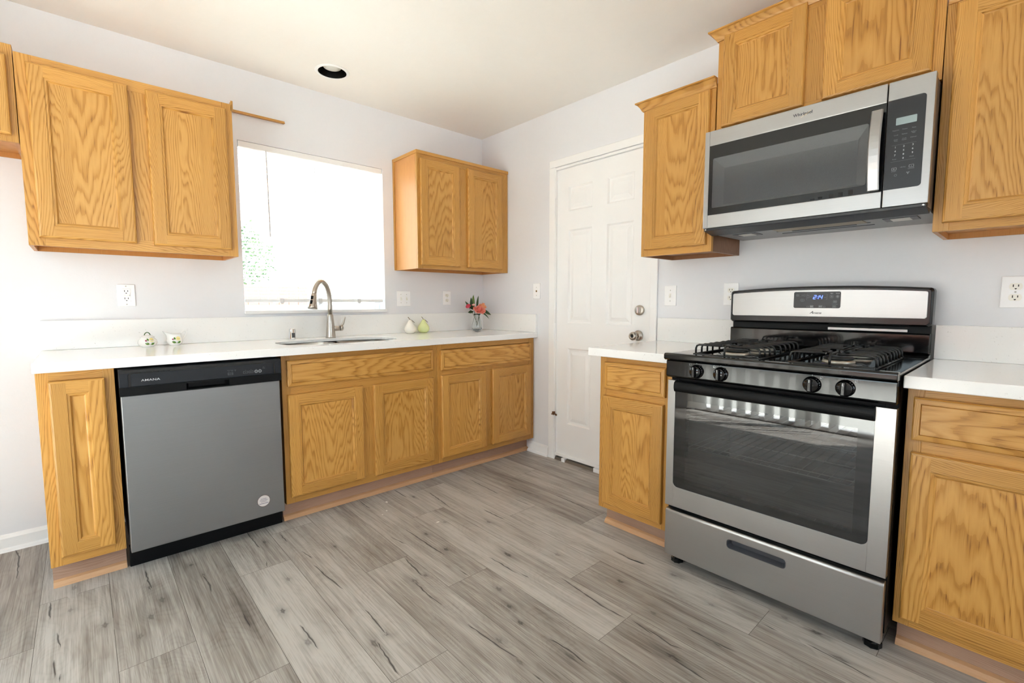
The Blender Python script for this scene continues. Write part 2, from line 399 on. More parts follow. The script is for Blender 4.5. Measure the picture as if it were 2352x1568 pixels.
ROT = {'B': 0.0, 'R': -PI / 2}
class Thing:
    """an Empty at the thing's base; parts are given in the wall's own frame: x to the right, -y out into the room, z up"""
    def __init__(s, name, label, cat, base, wall='B', group=None, kind=None):
        s.base = Vector(base); s.wall = wall
        e = bpy.data.objects.new(name, None); COL.objects.link(e); e.empty_display_size = 0.05
        bx, by, bz = base
        e.location = (bx, by, bz) if wall == 'B' else (by, -bx, bz)
        e.rotation_euler = (0, 0, ROT[wall]); s.o = e
        if kind: e['kind'] = kind
        if label: e['label'] = label
        if cat: e['category'] = cat
        if group: e['group'] = group
    def part(s, name, mb, mat, parent=None, bevel=None, label=None, seg=2):
        me = bpy.data.meshes.new(name)
        bmesh.ops.translate(mb.bm, verts=mb.bm.verts, vec=-s.base)
        bmesh.ops.recalc_face_normals(mb.bm, faces=mb.bm.faces) if bevel is not None or getattr(mb, 'fixn', True) else None
        mb.bm.to_mesh(me); mb.bm.free()
        mats = mb.mats if mb.mats else [mat]
        for m in mats: me.materials.append(m)
        o = bpy.data.objects.new(name, me); COL.objects.link(o); o.parent = parent or s.o
        if bevel: add_bevel(o, bevel, seg)
        if label: o['label'] = label
        return o
def add_bevel(o, w, seg=2):
    md = o.modifiers.new('bevel', 'BEVEL'); md.width = w; md.segments = seg; md.limit_method = 'ANGLE'; md.angle_limit = 0.7
def structure(name, mb, mat, bevel=None):
    me = bpy.data.meshes.new(name); bmesh.ops.recalc_face_normals(mb.bm, faces=mb.bm.faces); mb.bm.to_mesh(me); mb.bm.free()
    for m in (mb.mats or [mat]): me.materials.append(m)
    o = bpy.data.objects.new(name, me); COL.objects.link(o); o['kind'] = 'structure'
    if bevel: add_bevel(o, bevel)
    return o

# ------------------------------------------------------------------ the room
def wall_with_hole(u0, u1, z0, z1, hu0, hu1, hz0, hz1, mk):
    for a, b, c, d in ((u0, hu0, z0, z1), (hu1, u1, z0, z1), (hu0, hu1, z0, hz0), (hu0, hu1, hz1, z1)):
        if b - a > 1e-4 and d - c > 1e-4: mk(a, b, c, d)
mb = MB(); wall_with_hole(XL, 0.0, 0, HC, WX0, WX1, WZ0, WZ1, lambda a, b, c, d: mb.box(a, b, 0, 0.14, c, d)); structure('wall_back', mb, WALL)
DY0, DY1, DZ = -1.600, -0.822, 2.062      # hinged door opening in the right wall
mb = MB(); wall_with_hole(YB, 0.0, 0, HC, DY0, DY1, -1, DZ, lambda a, b, c, d: mb.box(0, 0.14, a, b, max(c, 0), d)); structure('wall_right', mb, WALL)
mb = MB(); wall_with_hole(YB, 0.0, 0, HC, DOOR_Y0, DOOR_Y1, -1, DOOR_Z, lambda a, b, c, d: mb.box(XL - 0.14, XL, a, b, max(c, 0), d)); structure('wall_left', mb, WALL)
mb = MB(); wall_with_hole(XL, 0.0, 0, HC, RW[0], RW[1], RW[2], RW[3], lambda a, b, c, d: mb.box(a, b, YB - 0.14, YB, c, d)); structure('wall_rear', mb, WALL)

LX, LY, LR = -1.355, -0.316, 0.078        # recessed light over the sink
mb = MB()
nseg = 40; hole = [(LX + LR * math.cos(2 * PI * i / nseg), LY + LR * math.sin(2 * PI * i / nseg)) for i in range(nseg)]
outer = []
for i in range(nseg):
    a = 2 * PI * i / nseg; c, s_ = math.cos(a), math.sin(a); k = 0.25 / max(abs(c), abs(s_)); outer.append((LX + c * k, LY + s_ * k))
for i in range(nseg):
    j = (i + 1) % nseg
    mb.face([(*hole[i], HC), (*hole[j], HC), (*outer[j], HC), (*outer[i], HC)])
for a, b, c, d in ((XL - .14, LX - .25, YB - .14, .14), (LX + .25, .14, YB - .14, .14), (LX - .25, LX + .25, YB - .14, LY - .25), (LX - .25, LX + .25, LY + .25, .14)):
    mb.face([(a, c, HC), (b, c, HC), (b, d, HC), (a, d, HC)])
mb.box(XL - .14, .14, YB - .14, .14, HC + .16, HC + .2)
structure('ceiling', mb, CEIL)

# floor: planks laid along y, ends where the photograph has them
PW = 0.2013; X0 = -0.668; PL = 1.225
ends = {-11: -0.96, -10: -0.66, -9: -1.281, -8: -1.598, -7: -0.96, -6: -1.888, -5: -1.285, -4: -1.603, -3: -0.97, -2: -1.897, -1: -1.30, 0: -1.617, 1: -0.9, 2: -0.5, 3: -1.1}
mb = MB(); planks = []
for k in range(-16, 4):
    xa = X0 + PW * k; xb = xa + PW; e = ends.get(k, random.uniform(-1.5, -0.5))
    if xb <= XL or xa >= 0.14: continue
    xa = max(xa, XL); xb = min(xb, 0.02)
    y1 = e + PL * 2
    while y1 > YB:
        y0 = y1 - PL
        if y0 < 0:
            g = Grain('y', ((xa + xb) / 2, 0, 0), 'cath', tint=random.uniform(-0.16, 0.16)); g.off = random.uniform(-0.08, 0.08)
            planks.append((xa, xb, y0, y1, g)); ya, yb = max(y0, YB), min(y1, 0.0); q = 0.0006
            mb.face([(xa + q, ya + q, 0), (xb - q, ya + q, 0), (xb - q, yb - q, 0), (xa + q, yb - q, 0)], g, FLOOR, dark=[0] * 4)
        y1 = y0
mb.face([(XL - .13, YB, -0.0015), (.13, YB, -0.0015), (.13, 0, -0.0015), (XL - .13, 0, -0.0015)], None, simple('dark subfloor', lin(70, 62, 56), 0.8))  # dark subfloor sheet seen through the gaps between planks
def plank_at(x, y):
    for p in planks:
        if p[0] <= x <= p[1] and p[2] <= y <= p[3]: return p
    return planks[0]
def ribbon(pts, w, d):
    pl = plank_at(*pts[len(pts) // 2]); fine = []
    for a, b in zip(pts, pts[1:]):
        n = max(2, int(math.dist(a, b) / 0.018))
        for i in range(n): fine.append((a[0] + (b[0] - a[0]) * i / n, a[1] + (b[1] - a[1]) * i / n))
    fine.append(pts[-1]); N = len(fine)
    P = [(x + random.uniform(-.0016, .0016), y) for x, y in fine]; wid = []
    for i in range(N):
        t = i / (N - 1); wid.append(w * (0.25 + 0.75 * math.sin(PI * min(max(t * 0.9 + 0.05, 0), 1)) ** 0.6) * random.uniform(0.6, 1.25))
    for i in range(N - 1):
        (xa, ya), (xb, yb) = P[i], P[i + 1]; wa, wb = wid[i], wid[i + 1]; da = d if i else d * .3; db = d if i < N - 2 else d * .2
        z = 0.0005
        mb.face([(xa - wa, ya, z), (xa, ya, z), (xb, yb, z), (xb - wb, yb, z)], pl[4], FLOOR, dark=[0, da, db, 0])
        mb.face([(xa, ya, z), (xa + wa, ya, z), (xb + wb, yb, z), (xb, yb, z)], pl[4], FLOOR, dark=[da, 0, 0, db])
cracks = [[[-2.361,-0.635],[-2.362,-0.736],[-2.357,-0.822]],[[-2.188,-0.844],[-2.181,-0.928],[-2.185,-1.005]],[[-1.955,-0.546],[-1.954,-0.666],[-1.95,-0.762]],[[-1.84,-0.671],[-1.838,-0.791]],[[-1.816,-0.92],[-1.801,-1.019]],[[-1.816,-1.078],[-1.81,-1.182],[-1.793,-1.337]],[[-2.652,-0.66],[-2.649,-0.8]],[[-2.627,-0.913],[-2.616,-1.019]],[[-2.63,-1.076],[-2.625,-1.181]],[[-2.612,-1.17],[-2.614,-1.214]],[[-1.992,-1.436],[-1.988,-1.52],[-1.988,-1.6]],[[-2.124,-1.223],[-2.126,-1.334]],[[-1.96,-0.907],[-1.971,-0.96]],[[-2.789,-0.014],[-2.771,-0.118],[-2.761,-0.358]],[[-1.783,-1.512],[-1.785,-1.599],[-1.79,-1.686]],[[-1.829,-1.694],[-1.838,-1.789],[-1.846,-1.876]],[[-1.497,-1.296],[-1.505,-1.392],[-1.512,-1.475]],[[-1.556,-1.478],[-1.564,-1.591],[-1.557,-1.683]],[[-1.551,-1.833],[-1.546,-1.918],[-1.54,-1.99],[-1.527,-2.076]],[[-1.358,-1.059],[-1.356,-1.182],[-1.354,-1.297],[-1.349,-1.398]],[[-1.45,-1.077],[-1.432,-1.189]],[[-1.381,-0.568],[-1.382,-0.713]],[[-1.154,-0.556],[-1.155,-0.718]],[[-1.213,-1.538],[-1.209,-1.624],[-1.207,-1.717]],[[-1.196,-1.728],[-1.192,-1.782]],[[-1.095,-1.87],[-1.105,-1.977],[-1.115,-2.086],[-1.112,-2.196]],[[-1.391,-2.074],[-1.38,-2.154],[-1.386,-2.239]],[[-1.102,-2.21],[-1.112,-2.304]],[[-1.537,-2.146],[-1.537,-2.197]],[[-0.925,-1.143],[-0.92,-1.316]],[[-0.702,-1.16],[-0.696,-1.288]],[[-0.486,-1.286],[-0.493,-1.473],[-0.502,-1.603]],[[-0.754,-1.88],[-0.758,-1.978],[-0.752,-2.049]],[[-0.711,-0.731],[-0.724,-1.04]],[[-1.018,-0.741],[-1.044,-0.995]],[[-0.607,-0.961],[-0.581,-1.184]],[[-1.371,-1.53],[-1.37,-1.598]],[[-1.102,-2.276],[-1.111,-2.37],[-1.104,-2.406]],[[-0.993,-2.365],[-0.993,-2.431],[-0.985,-2.533]],[[-1.161,-2.398],[-1.168,-2.46],[-1.17,-2.531]],[[-0.774,-2.526],[-0.779,-2.589]],[[-0.77,-2.673],[-0.776,-2.72],[-0.783,-2.804],[-0.792,-2.864]],[[-0.762,-1.962],[-0.749,-2.041]],[[-0.666,-2.3],[-0.651,-2.396]]]
knots = [[-2.211,-0.717],[-2.335,-0.931],[-2.415,-1.126],[-2.013,-1.313],[-1.933,-1.113],[-1.919,-0.717],[-2.186,-0.846],[-2.377,-1.026],[-2.595,-0.777],[-1.81,-1.182],[-2.001,-1.542],[-2.503,-0.971],[-2.36,-0.799],[-2.586,-0.6],[-1.788,-1.683],[-1.839,-1.699],[-1.554,-1.48],[-1.5,-1.472],[-1.522,-1.969],[-1.317,-1.357],[-1.121,-0.735],[-1.306,-1.168],[-1.167,-1.125],[-0.999,-1.278],[-1.335,-1.75],[-1.408,-1.953],[-1.137,-1.582],[-0.971,-1.734],[-0.934,-2.046],[-1.399,-2.177],[-1.536,-2.086],[-1.377,-1.859],[-1.686,-0.985],[-0.807,-2.366],[-0.732,-2.169],[-1.01,-2.243],[-0.686,-2.678],[-1.156,-2.402],[-0.777,-2.682],[-0.683,-2.578],[-0.769,-2.766],[-0.993,-2.473]]
for c in cracks: ribbon(c, 0.0050 if math.dist(c[0], c[-1]) > 0.13 else 0.0036, 1.0)
for kidx, (kx, ky) in enumerate(knots):
    pl = plank_at(kx, ky); ra = random.uniform(.009, .015); rb = ra * random.uniform(1.5, 3.0); n = 14; ph = random.uniform(0, 6)
    def el(s, wob): return [(min(max(kx + ra * s * math.cos(2 * PI * i / n) * (1 + wob * math.sin(i * 2.3 + ph)), pl[0]), pl[1]), ky + rb * s * math.sin(2 * PI * i / n) * (1 + wob * math.cos(i * 1.7 + ph)), 0.0003 + .000004 * kidx) for i in range(n)]
    R0, R1, R2 = el(.35, .3), el(.75, .3), el(2.6, .2); c0 = (kx, ky, 0.0003 + .000004 * kidx)
    d0 = random.uniform(.45, .85)
    for i in range(n):
        j = (i + 1) % n
        mb.face([c0, R0[i], R0[j]], pl[4], FLOOR, dark=[d0 * .7, d0, d0])
        mb.face([R0[i], R1[i], R1[j], R0[j]], pl[4], FLOOR, dark=[d0, d0 * .35, d0 * .35, d0])
        mb.face([R1[i], R2[i], R2[j], R1[j]], pl[4], FLOOR, dark=[d0 * .35, 0, 0, d0 * .35])
SPECK = simple('white paint speck', lin(235, 233, 228), 0.6)
for (sx, sy, a, b) in ((-1.272, -.695, .006, .010), (-1.325, -.797, .004, .007), (-1.365, -.827, .004, .004), (-1.193, -1.101, .010, .005)):
    mb.face([(sx + a * math.cos(t * PI / 4), sy + b * math.sin(t * PI / 4), .0007) for t in range(8)], None, SPECK)
mb.box(-0.02 if False else 0.0, 0.14, DY0, DY1, -0.02, -0.002, None, simple('dark sill', lin(60, 56, 52), .7))
for fc in mb.bm.faces:
    if fc.normal.z < 0: fc.normal_flip()
me = bpy.data.meshes.new('floor')
mb.bm.normal_update()
for fc in mb.bm.faces:
    if len(fc.verts) and fc.normal.z < -0.5 and max(v.co.z for v in fc.verts) > -0.0018: fc.normal_flip()
mb.bm.to_mesh(me); mb.bm.free()
for m in mb.mats: me.materials.append(m)
fo = bpy.data.objects.new('floor', me); COL.objects.link(fo); fo['kind'] = 'structure'

mb = MB(); mb.extr([(-.001, 0), (-.014, 0), (-.014, .062), (-.006, .074), (-.001, .078)], 'x', XL + .001, -2.66); mb.extr([(-.014, 0), (-.026, 0), (-.022, .012), (-.014, .018)], 'x', XL + .001, -2.66); structure('baseboard_back', mb, TRIM)
mb = MB(); mb.extr([(-.001, 0), (-.013, 0), (-.013, .062), (-.006, .074), (-.001, .078)], 'y', -.767, -.56); mb.extr([(-.013, 0), (-.026, 0), (-.022, .014), (-.013, .020)], 'y', -.767, -.56); structure('baseboard_right', mb, TRIM)
mb = MB(); mb.extr([(XL + .001, 0), (XL + .014, 0), (XL + .014, .062), (XL + .006, .074), (XL + .001, .078)], 'y', YB, DOOR_Y0 - .07); structure('baseboard_left', mb, TRIM)

# window over the sink: frame, panes and sill
t = Thing('window_1', None, None, ((WX0 + WX1) / 2, 0.1, WZ0), kind='structure')
mb = MB()
for a, b, c, d in ((WX0, WX0 + .016, WZ0, WZ1), (WX1 - .035, WX1, WZ0, WZ1), (WX0 + .016, WX1 - .035, WZ0, WZ0 + .045), (WX0 + .016, WX1 - .035, WZ1 - .045, WZ1), (-1.378, -1.326, WZ0 + .045, WZ1 - .045)): mb.box(a, b, .085, .135, c, d)
mb.box(-1.326, -1.30, .075, .12, WZ0 + .045, WZ1 - .045)
t.part('window_frame', mb, VINYL, bevel=.004)
mb = MB(); mb.box(WX0 + .016, -1.378, .104, .108, WZ0 + .045, WZ1 - .045); t.part('pane', mb, PANE)
mb = MB(); mb.box(-1.326, WX1 - .035, .112, .116, WZ0 + .045, WZ1 - .045); t.part('pane', mb, PANE)
mb = MB(); mb.box(WX0 - .004, WX1 + .004, -.022, .084, WZ0 - .006, WZ0 + .014); t.part('window_sill', mb, TRIM, bevel=.003)

# sliding glass door to the patio (seen mirrored in the oven glass)
t = Thing('door_2', None, None, (XL, (DOOR_Y0 + DOOR_Y1) / 2, 0), kind='structure')
ym = (DOOR_Y0 + DOOR_Y1) / 2
mb = MB()
for a, b, c, d in ((DOOR_Y0, DOOR_Y0 + .05, 0, DOOR_Z), (DOOR_Y1 - .05, DOOR_Y1, 0, DOOR_Z), (ym - .04, ym + .04, .04, DOOR_Z - .05), (DOOR_Y0 + .05, DOOR_Y1 - .05, 0, .04), (DOOR_Y0 + .05, DOOR_Y1 - .05, DOOR_Z - .05, DOOR_Z)): mb.box(XL - .11, XL - .03, a, b, c, d)
t.part('door_frame', mb, VINYL, bevel=.004)
mb = MB(); mb.box(XL - .075, XL - .07, DOOR_Y0 + .05, ym - .04, .04, DOOR_Z - .05); t.part('pane', mb, PANE)
mb = MB(); mb.box(XL - .075, XL - .07, ym + .04, DOOR_Y1 - .05, .04, DOOR_Z - .05); t.part('pane', mb, PANE)
t = Thing('added_window', None, None, ((RW[0] + RW[1]) / 2, YB, RW[2]), kind='structure')  # added rear opening, out of view, lets in fill light
mb = MB()
for a, b, c, d in ((RW[0], RW[0] + .05, RW[2], RW[3]), (RW[1] - .05, RW[1], RW[2], RW[3]), (-1.93, -1.87, RW[2], RW[3]), (RW[0], RW[1], RW[2], RW[2] + .05), (RW[0], RW[1], RW[3] - .05, RW[3])): mb.box(a, b, YB - .1, YB - .04, c, d)
t.part('window_frame', mb, VINYL)

# vertical blind hanging inside the sliding door
t = Thing('vertical_blind', 'white vertical vane blind half drawn across the sliding glass door', 'blind', (XL + .07, (DOOR_Y0 + DOOR_Y1) / 2, DOOR_Z + .06))
mb = MB(); mb.box(XL + .03, XL + .11, DOOR_Y0 - .05, DOOR_Y1 + .05, DOOR_Z + .03, DOOR_Z + .09); t.part('headrail', mb, VINYL, bevel=.003)
for q in (DOOR_Y0 + .1, DOOR_Y1 - .14): mb = MB(); mb.box(XL + .001, XL + .03, q, q + .04, DOOR_Z + .04, DOOR_Z + .08); t.part('bracket', mb, VINYL)
yy = DOOR_Y1 - .01; k = 0
while yy > -2.15:
    mb = MB(); ang = math.radians((50, 44, 55, 47)[k % 4]); n = 4; loops = []
    for zz in (.035, DOOR_Z + .03):
        loops.append([(XL + .07 + (u / n - .5) * .086 * math.sin(ang) + .008 * (1 - (2 * u / n - 1) ** 2), yy + (u / n - .5) * .086 * math.cos(ang), zz) for u in range(n + 1)])
    mb.loft(loops, False, False, True, closed=False); mb.fixn = False
    o = t.part('vane', mb, SLAT); yy -= (.06 if k < 2 else .128); k += 1

# hinged white six panel door
def six_panel_door():
    t = Thing('door_1', None, None, (-(DY0 + DY1) / 2, 0.02, 0), 'R', kind='structure')
    s0, s1 = .834, 1.588
    for a, b, c, d, nm in ((.771, .829, 0, DZ + .005, 'casing'), (1.588, 1.634, 0, DZ + .005, 'casing'), (.771, 1.634, DZ + .005, DZ + .056, 'casing')):
        mb = MB(); mb.box(a, b, -.016, -.0005, c, d); t.part(nm, mb, TRIM, bevel=.004)
    mb = MB()
    for a, b, c, d in ((.8222, .8335, 0, DZ), (1.5885, 1.5995, 0, DZ), (.8335, 1.5885, DZ - .014, DZ)): mb.box(a, b, -.012, .139, c, d)
    t.part('jamb', mb, TRIM)
    mb = MB()
    cols = [(.935, 1.139), (1.258, 1.457)]; rows = [(.275, .817), (.994, 1.632), (1.757, 1.922)]
    zb, zt = .030, DZ - .017; y = .004
    g = [s0, *[v for c in cols for v in c], s1]
    for i in (0, 2, 4): mb.box(g[i], g[i + 1], y, y + .04, zb, zt)
    for (a, b) in cols:
        zs = [zb, *[v for r in rows for v in r], zt]
        for i in (0, 2, 4, 6): mb.box(a, b, y, y + .04, zs[i], zs[i + 1])
        for (c, d) in rows:
            R = lambda q: (a + q, b - q, c + q, d - q)
            mb.ring(R(0), y, R(.010), y + .009); mb.ring(R(.010), y + .009, R(.022), y + .009); mb.ring(R(.022), y + .009, R(.045), y + .0025); mb.rect(R(.045), y + .0025)
    t.part('door_slab', mb, TRIM, bevel=None)
    mb = MB(); mb.box(.834, 1.588, -.008, .002, .030, .052); t.part('door_sweep', mb, TRIM, bevel=.003)
    mb = MB(); mb.extr([(-.012, 0.0), (.13, 0.0), (.13, .016), (.02, .024), (-.004, .018)], 'x', .834, 1.588); t.part('threshold', mb, simple('bronze threshold', lin(118, 112, 104), .4, .4))
    mb = MB(); mb.box(.905, .935, -.018, .01, .0, .026); mb.box(1.19, 1.588, -.016, .01, 0, .027); t.part('threshold_cap', mb, TRIM)
    for hz in (1.81, 1.04, .277):
        mb = MB(); mb.lathe([(.006, -.048), (.0065, -.046), (.0065, .046), (.006, .048)], (.829, -.018, hz), 'z', 12)
        for q in (-.02, .012): mb.lathe([(.0069, q - .001), (.0069, q + .001)], (.829, -.018, hz), 'z', 12)
        h = t.part('hinge', mb, TRIM)
        if hz < .5:
            mb = MB(); mb.box(.816, .84, -.03, -.006, .330, .336); mb.box(.822, .836, -.028, -.010, .338, .352); mb.tube([(.836, -.022, .339), (.865, -.035, .340), (.872, -.040, .338)], .0035); mb.lathe([(.003, -.004), (.007, -.003), (.007, .003), (.003, .004)], (.874, -.041, .338), 'y', 12)
            t.part('door_stop', mb, simple('brass brown', lin(140, 104, 78), .35, .8), label='brass hinge pin door stop')
    kz, ks = .934, 1.505
    mb = MB(); mb.lathe([(.032, .003), (.0325, -.001), (.030, -.008), (.021, -.013), (.013, -.016)], (ks, 0, kz), 'y', 36)
    mb.lathe([(.011, -.014), (.011, -.030), (.018, -.036), (.0255, -.046), (.0265, -.056), (.023, -.066), (.016, -.0695), (.0125, -.0695), (.0115, -.066), (.0002, -.066)], (ks, 0, kz), 'y', 36)
    kn = t.part('door_knob', mb, NICKEL, label='satin nickel round door knob')
    mb = MB(); mb.lathe([(.009, -.064), (.009, -.0675), (.0002, -.0675)], (ks, 0, kz), 'y', 20); mb.box(ks - .006, ks + .006, -.0685, -.067, kz - .0012, kz + .0012, mat=SLOT); mb.mats.insert(0, NICKEL) if False else None
    t.part('keyhole', mb, NICKEL, kn)
    dz, ds = 1.089, 1.512
    mb = MB(); mb.lathe([(.031, .003), (.0315, -.003), (.030, -.008), (.027, -.011), (.018, -.012), (.0002, -.012)], (ds, 0, dz), 'y', 36)
    db = t.part('deadbolt', mb, NICKEL, label='satin nickel round deadbolt')
    mb = MB(); mb.box(ds - .005, ds + .005, -.026, -.011, dz - .019, dz + .019); o = t.part('thumb_turn', mb, CHROME, db, bevel=.003)
    mb = MB(); mb.box(1.5889, 1.594, -.0125, -.009, 1.06, 1.115); t.part('strike_plate', mb, NICKEL)
six_panel_door()

# ------------------------------------------------------------------ cabinets
def boards_frame(mb, x0, x1, z0, z1, yf, yb, stile, top, bot, mids=(), rails=()):
    """face frame: stiles full height, rails between; mids = inner stiles (x0,x1,z0,z1); rails = (x0,x1,z0,z1)"""
    def v(a, b, c, d): mb.box(a, b, yf, yb, c, d, Grain('z', ((a + b) / 2, yf, 0)))
    def h(a, b, c, d): mb.box(a, b, yf, yb, c, d, Grain('x', (0, yf, (c + d) / 2)))
    v(x0, x0 + stile[0], z0, z1); v(x1 - stile[1], x1, z0, z1)
    h(x0 + stile[0], x1 - stile[1], z1 - top, z1); h(x0 + stile[0], x1 - stile[1], z0, z0 + bot)
    for a in mids: v(*a)
    for a in rails: h(*a)
def cab_door(t, x0, x1, z0, z1, yb, fw=.050, th=.020, name='door', panel_kind='cath', zpat=None):
    yf = yb - th; mb = MB(); R = lambda q: (x0 + q, x1 - q, z0 + q, z1 - q)
    sl, sr = Grain('z', (x0, yf, 0)), Grain('z', (x1, yf, 0)); rb_, rt_ = Grain('x', (0, yf, z0)), Grain('x', (0, yf, z1))
    g4 = (rb_, sr, rt_, sl)
    mb.ring(R(0), yb, R(0), yf + .006, g4); mb.ring(R(0), yf + .006, R(.0025), yf + .0018, g4); mb.ring(R(.0025), yf + .0018, R(.008), yf, g4)
    a, b, c, d = R(.008); i = fw
    mb.face([(a, yf, c), (x0 + i, yf, c), (x0 + i, yf, d), (a, yf, d)], sl); mb.face([(x1 - i, yf, c), (b, yf, c), (b, yf, d), (x1 - i, yf, d)], sr)
    mb.face([(x0 + i, yf, c), (x1 - i, yf, c), (x1 - i, yf, z0 + i), (x0 + i, yf, z0 + i)], rb_); mb.face([(x0 + i, yf, z1 - i), (x1 - i, yf, z1 - i), (x1 - i, yf, d), (x0 + i, yf, d)], rt_)
    mb.ring(R(i), yf, R(i + .0015), yf + .0022, g4); mb.ring(R(i + .0015), yf + .0022, R(i + .009), yf + .0028, g4); mb.ring(R(i + .009), yf + .0028, R(i + .012), yf + .0075, g4); mb.ring(R(i + .012), yf + .0075, R(i + .016), yf + .010, g4)
    mb.rect(R(0), yb, sl)
    o = t.part(name, mb, OAK)
    mb = MB(); j = i + .0155; a, b, c, d = R(j)
    cuts = [a, b]                      # veneer panels are glued up from one to three strips
    if b - a > .16 and random.random() < .75:
        m1 = a + (b - a) * random.uniform(.22, .36); m2 = a + (b - a) * random.uniform(.64, .80); cuts = random.choice(([a, m1, m2, b], [a, m2, b], [a, m1, b]))
    base_t = random.uniform(-.05, .06); wide = max(range(len(cuts) - 1), key=lambda q: cuts[q + 1] - cuts[q])
    for q in range(len(cuts) - 1):
        gp = Grain('z', ((cuts[q] + cuts[q + 1]) / 2, yf, 0), 'cath' if q == wide or random.random() < .3 else 'straight', tint=base_t + random.uniform(-.03, .03)); mb.box(cuts[q], cuts[q + 1], yf + .0095, yf + .014, c, d, gp)
    t.part('panel', mb, OAK, o)
    return o
def drawer_front(t, x0, x1, z0, z1, yb, name='drawer_front'):
    yf = yb - .020; mb = MB(); R = lambda q: (x0 + q, x1 - q, z0 + q, z1 - q)
    g = Grain('x', (0, yf, (z0 + z1) / 2), 'cath'); sl = Grain('z', (x0, yf, 0), tint=g.tint); sr = Grain('z', (x1, yf, 0), tint=g.tint); g4 = (g, sr, g, sl)
    mb.ring(R(0), yb, R(0), yf + .006, g4); mb.ring(R(0), yf + .006, R(.004), yf + .0028, g4); mb.ring(R(.004), yf + .0028, R(.018), yf + .0008, g4); mb.ring(R(.018), yf + .0008, R(.0195), yf + .004, g4); mb.ring(R(.0195), yf + .004, R(.021), yf + .0004, g4); mb.rect(R(.021), yf, g); mb.ring(R(.021), yf + .0004, R(.021), yf, g4)
    mb.rect(R(0), yb, g)
    t.part(name, mb, OAK)
def carcass(t, x0, x1, z0, z1, depth, side_mat=OAK_SIDE, bottom_in=.022, top=True):
    """cabinet box behind the face frame, hollow underneath like a wall cabinet"""
    y1 = -.002; mb = MB(); yf = -depth + .0195
    for a, b in ((x0, x0 + .013), (x1 - .013, x1)): mb.box(a, b, yf, y1, z0, z1, Grain('z', (a, yf, 0)))
    mb.box(x0 + .013, x1 - .013, yf, y1, z0 + bottom_in, z0 + bottom_in + .013, Grain('x', (0, yf, z0)))
    if top: mb.box(x0 + .013, x1 - .013, yf, y1, z1 - .013, z1, Grain('x', (0, yf, z1)))
    mb.box(x0 + .013, x1 - .013, -.010, y1, z0, z1 - .013, Grain('z', (x0, 0, 0)))
    t.part('carcass', mb, side_mat)
def crown(t, path, z0, h, out, mat=OAK):
    """moulding along a polyline of (x,y); outward is to the left of travel... given as normals"""
    prof = [(0, 0), (.006, 0), (.010, h * .18), (out * .45, h * .42), (out * .72, h * .72), (out * .80, h * .80), (out, h * .86), (out, h), (0, h)]
    mb = MB(); loops = []
    for (x, y, nx, ny) in path: loops.append([(x + nx * d, y + ny * d, z0 + z) for d, z in prof])
    g = Grain('x', (0, path[0][1], z0), tint=-.05)
    mb.loft(loops, True, True, False, g=g); t.part('crown_moulding', mb, mat)
UD = .3156
# --- sink wall uppers
t = Thing('upper_cabinet', 'oak two-door upper cabinet on the left of the sink window', 'cabinet', (-2.264, 0, 1.375), group='oak upper cabinets')
x0, x1, z0, z1 = -2.647, -1.880, 1.375, 2.138
carcass(t, x0, x1, z0, z1, UD)
mb = MB(); boards_frame(mb, x0, x1, z0, z1, -UD, -UD + .0195, (.050, .046), .050, .050, mids=[(-2.300, -2.225, z0 + .05, z1 - .05)]); t.part('face_frame', mb, OAK, bevel=.001)
cab_door(t, -2.614, -2.294, 1.408, 2.105, -UD - .0005); cab_door(t, -2.231, -1.910, 1.406, 2.105, -UD - .0005)
mb = MB(); mb.extr([(-1.885, -UD - .003), (-1.877, -UD - .003), (-1.877, -UD + .02), (-1.885, -UD + .02)], 'z', z1 - .002, z1 + .012, g=Grain('z')); mb.extr([(-1.884, -UD), (-1.874, -UD), (-1.875, -UD + .03)], 'z', z1 - .03, z1 + .018, g=Grain('z')); t.part('splinter', mb, OAK, label='splintered stub of torn-off trim at the top corner')
t = Thing('upper_cabinet', 'short oak upper cabinet cut off by the left edge, higher than its neighbour', 'cabinet', (-3.1, 0, 1.781), group='oak upper cabinets')
x0, x1, z0, z1 = -3.560, -2.6495, 1.781, 2.160
carcass(t, x0, x1, z0, z1, UD)
mb = MB(); boards_frame(mb, x0, x1, z0, z1, -UD, -UD + .0195, (.05, .05), .045, .045, mids=[(-3.14, -3.07, z0 + .045, z1 - .045)]); t.part('face_frame', mb, OAK, bevel=.001)
cab_door(t, -3.53, -3.125, 1.810, 2.113, -UD - .0005); cab_door(t, -3.085, -2.668, 1.806, 2.113, -UD - .0005)
t = Thing('upper_cabinet', 'small oak two-door upper cabinet in the corner right of the sink window', 'cabinet', (-.40, 0, 1.366), group='oak upper cabinets')
x0, x1, z0, z1 = -.810, -.003, 1.366, 2.138
carcass(t, x0, x1, z0, z1, UD)
mb = MB(); boards_frame(mb, x0, x1, z0, z1, -UD, -UD + .0195, (.040, .080), .055, .045, mids=[(-.480, -.388, z0 + .045, z1 - .055)]); t.part('face_frame', mb, OAK, bevel=.001)
cab_door(t, -.791, -.471, 1.391, 2.091, -UD - .0005); cab_door(t, -.398, -.070, 1.391, 2.094, -UD - .0005)
mb = MB(); g = Grain('x', (0, 0, z1), tint=-.02); mb.box(x0 - .007, x1, -UD - .008, -UD - .0005, z1 - .018, z1 + .003, g); mb.box(x0 - .007, x0 - .0005, -UD - .0005, -.002, z1 - .018, z1 + .003, Grain('y', tint=-.02)); mb.box(x0 - .006, x0 - .0005, -.022, -.002, z0, z1 - .018, Grain('z', tint=-.02)); t.part('scribe_moulding', mb, OAK)

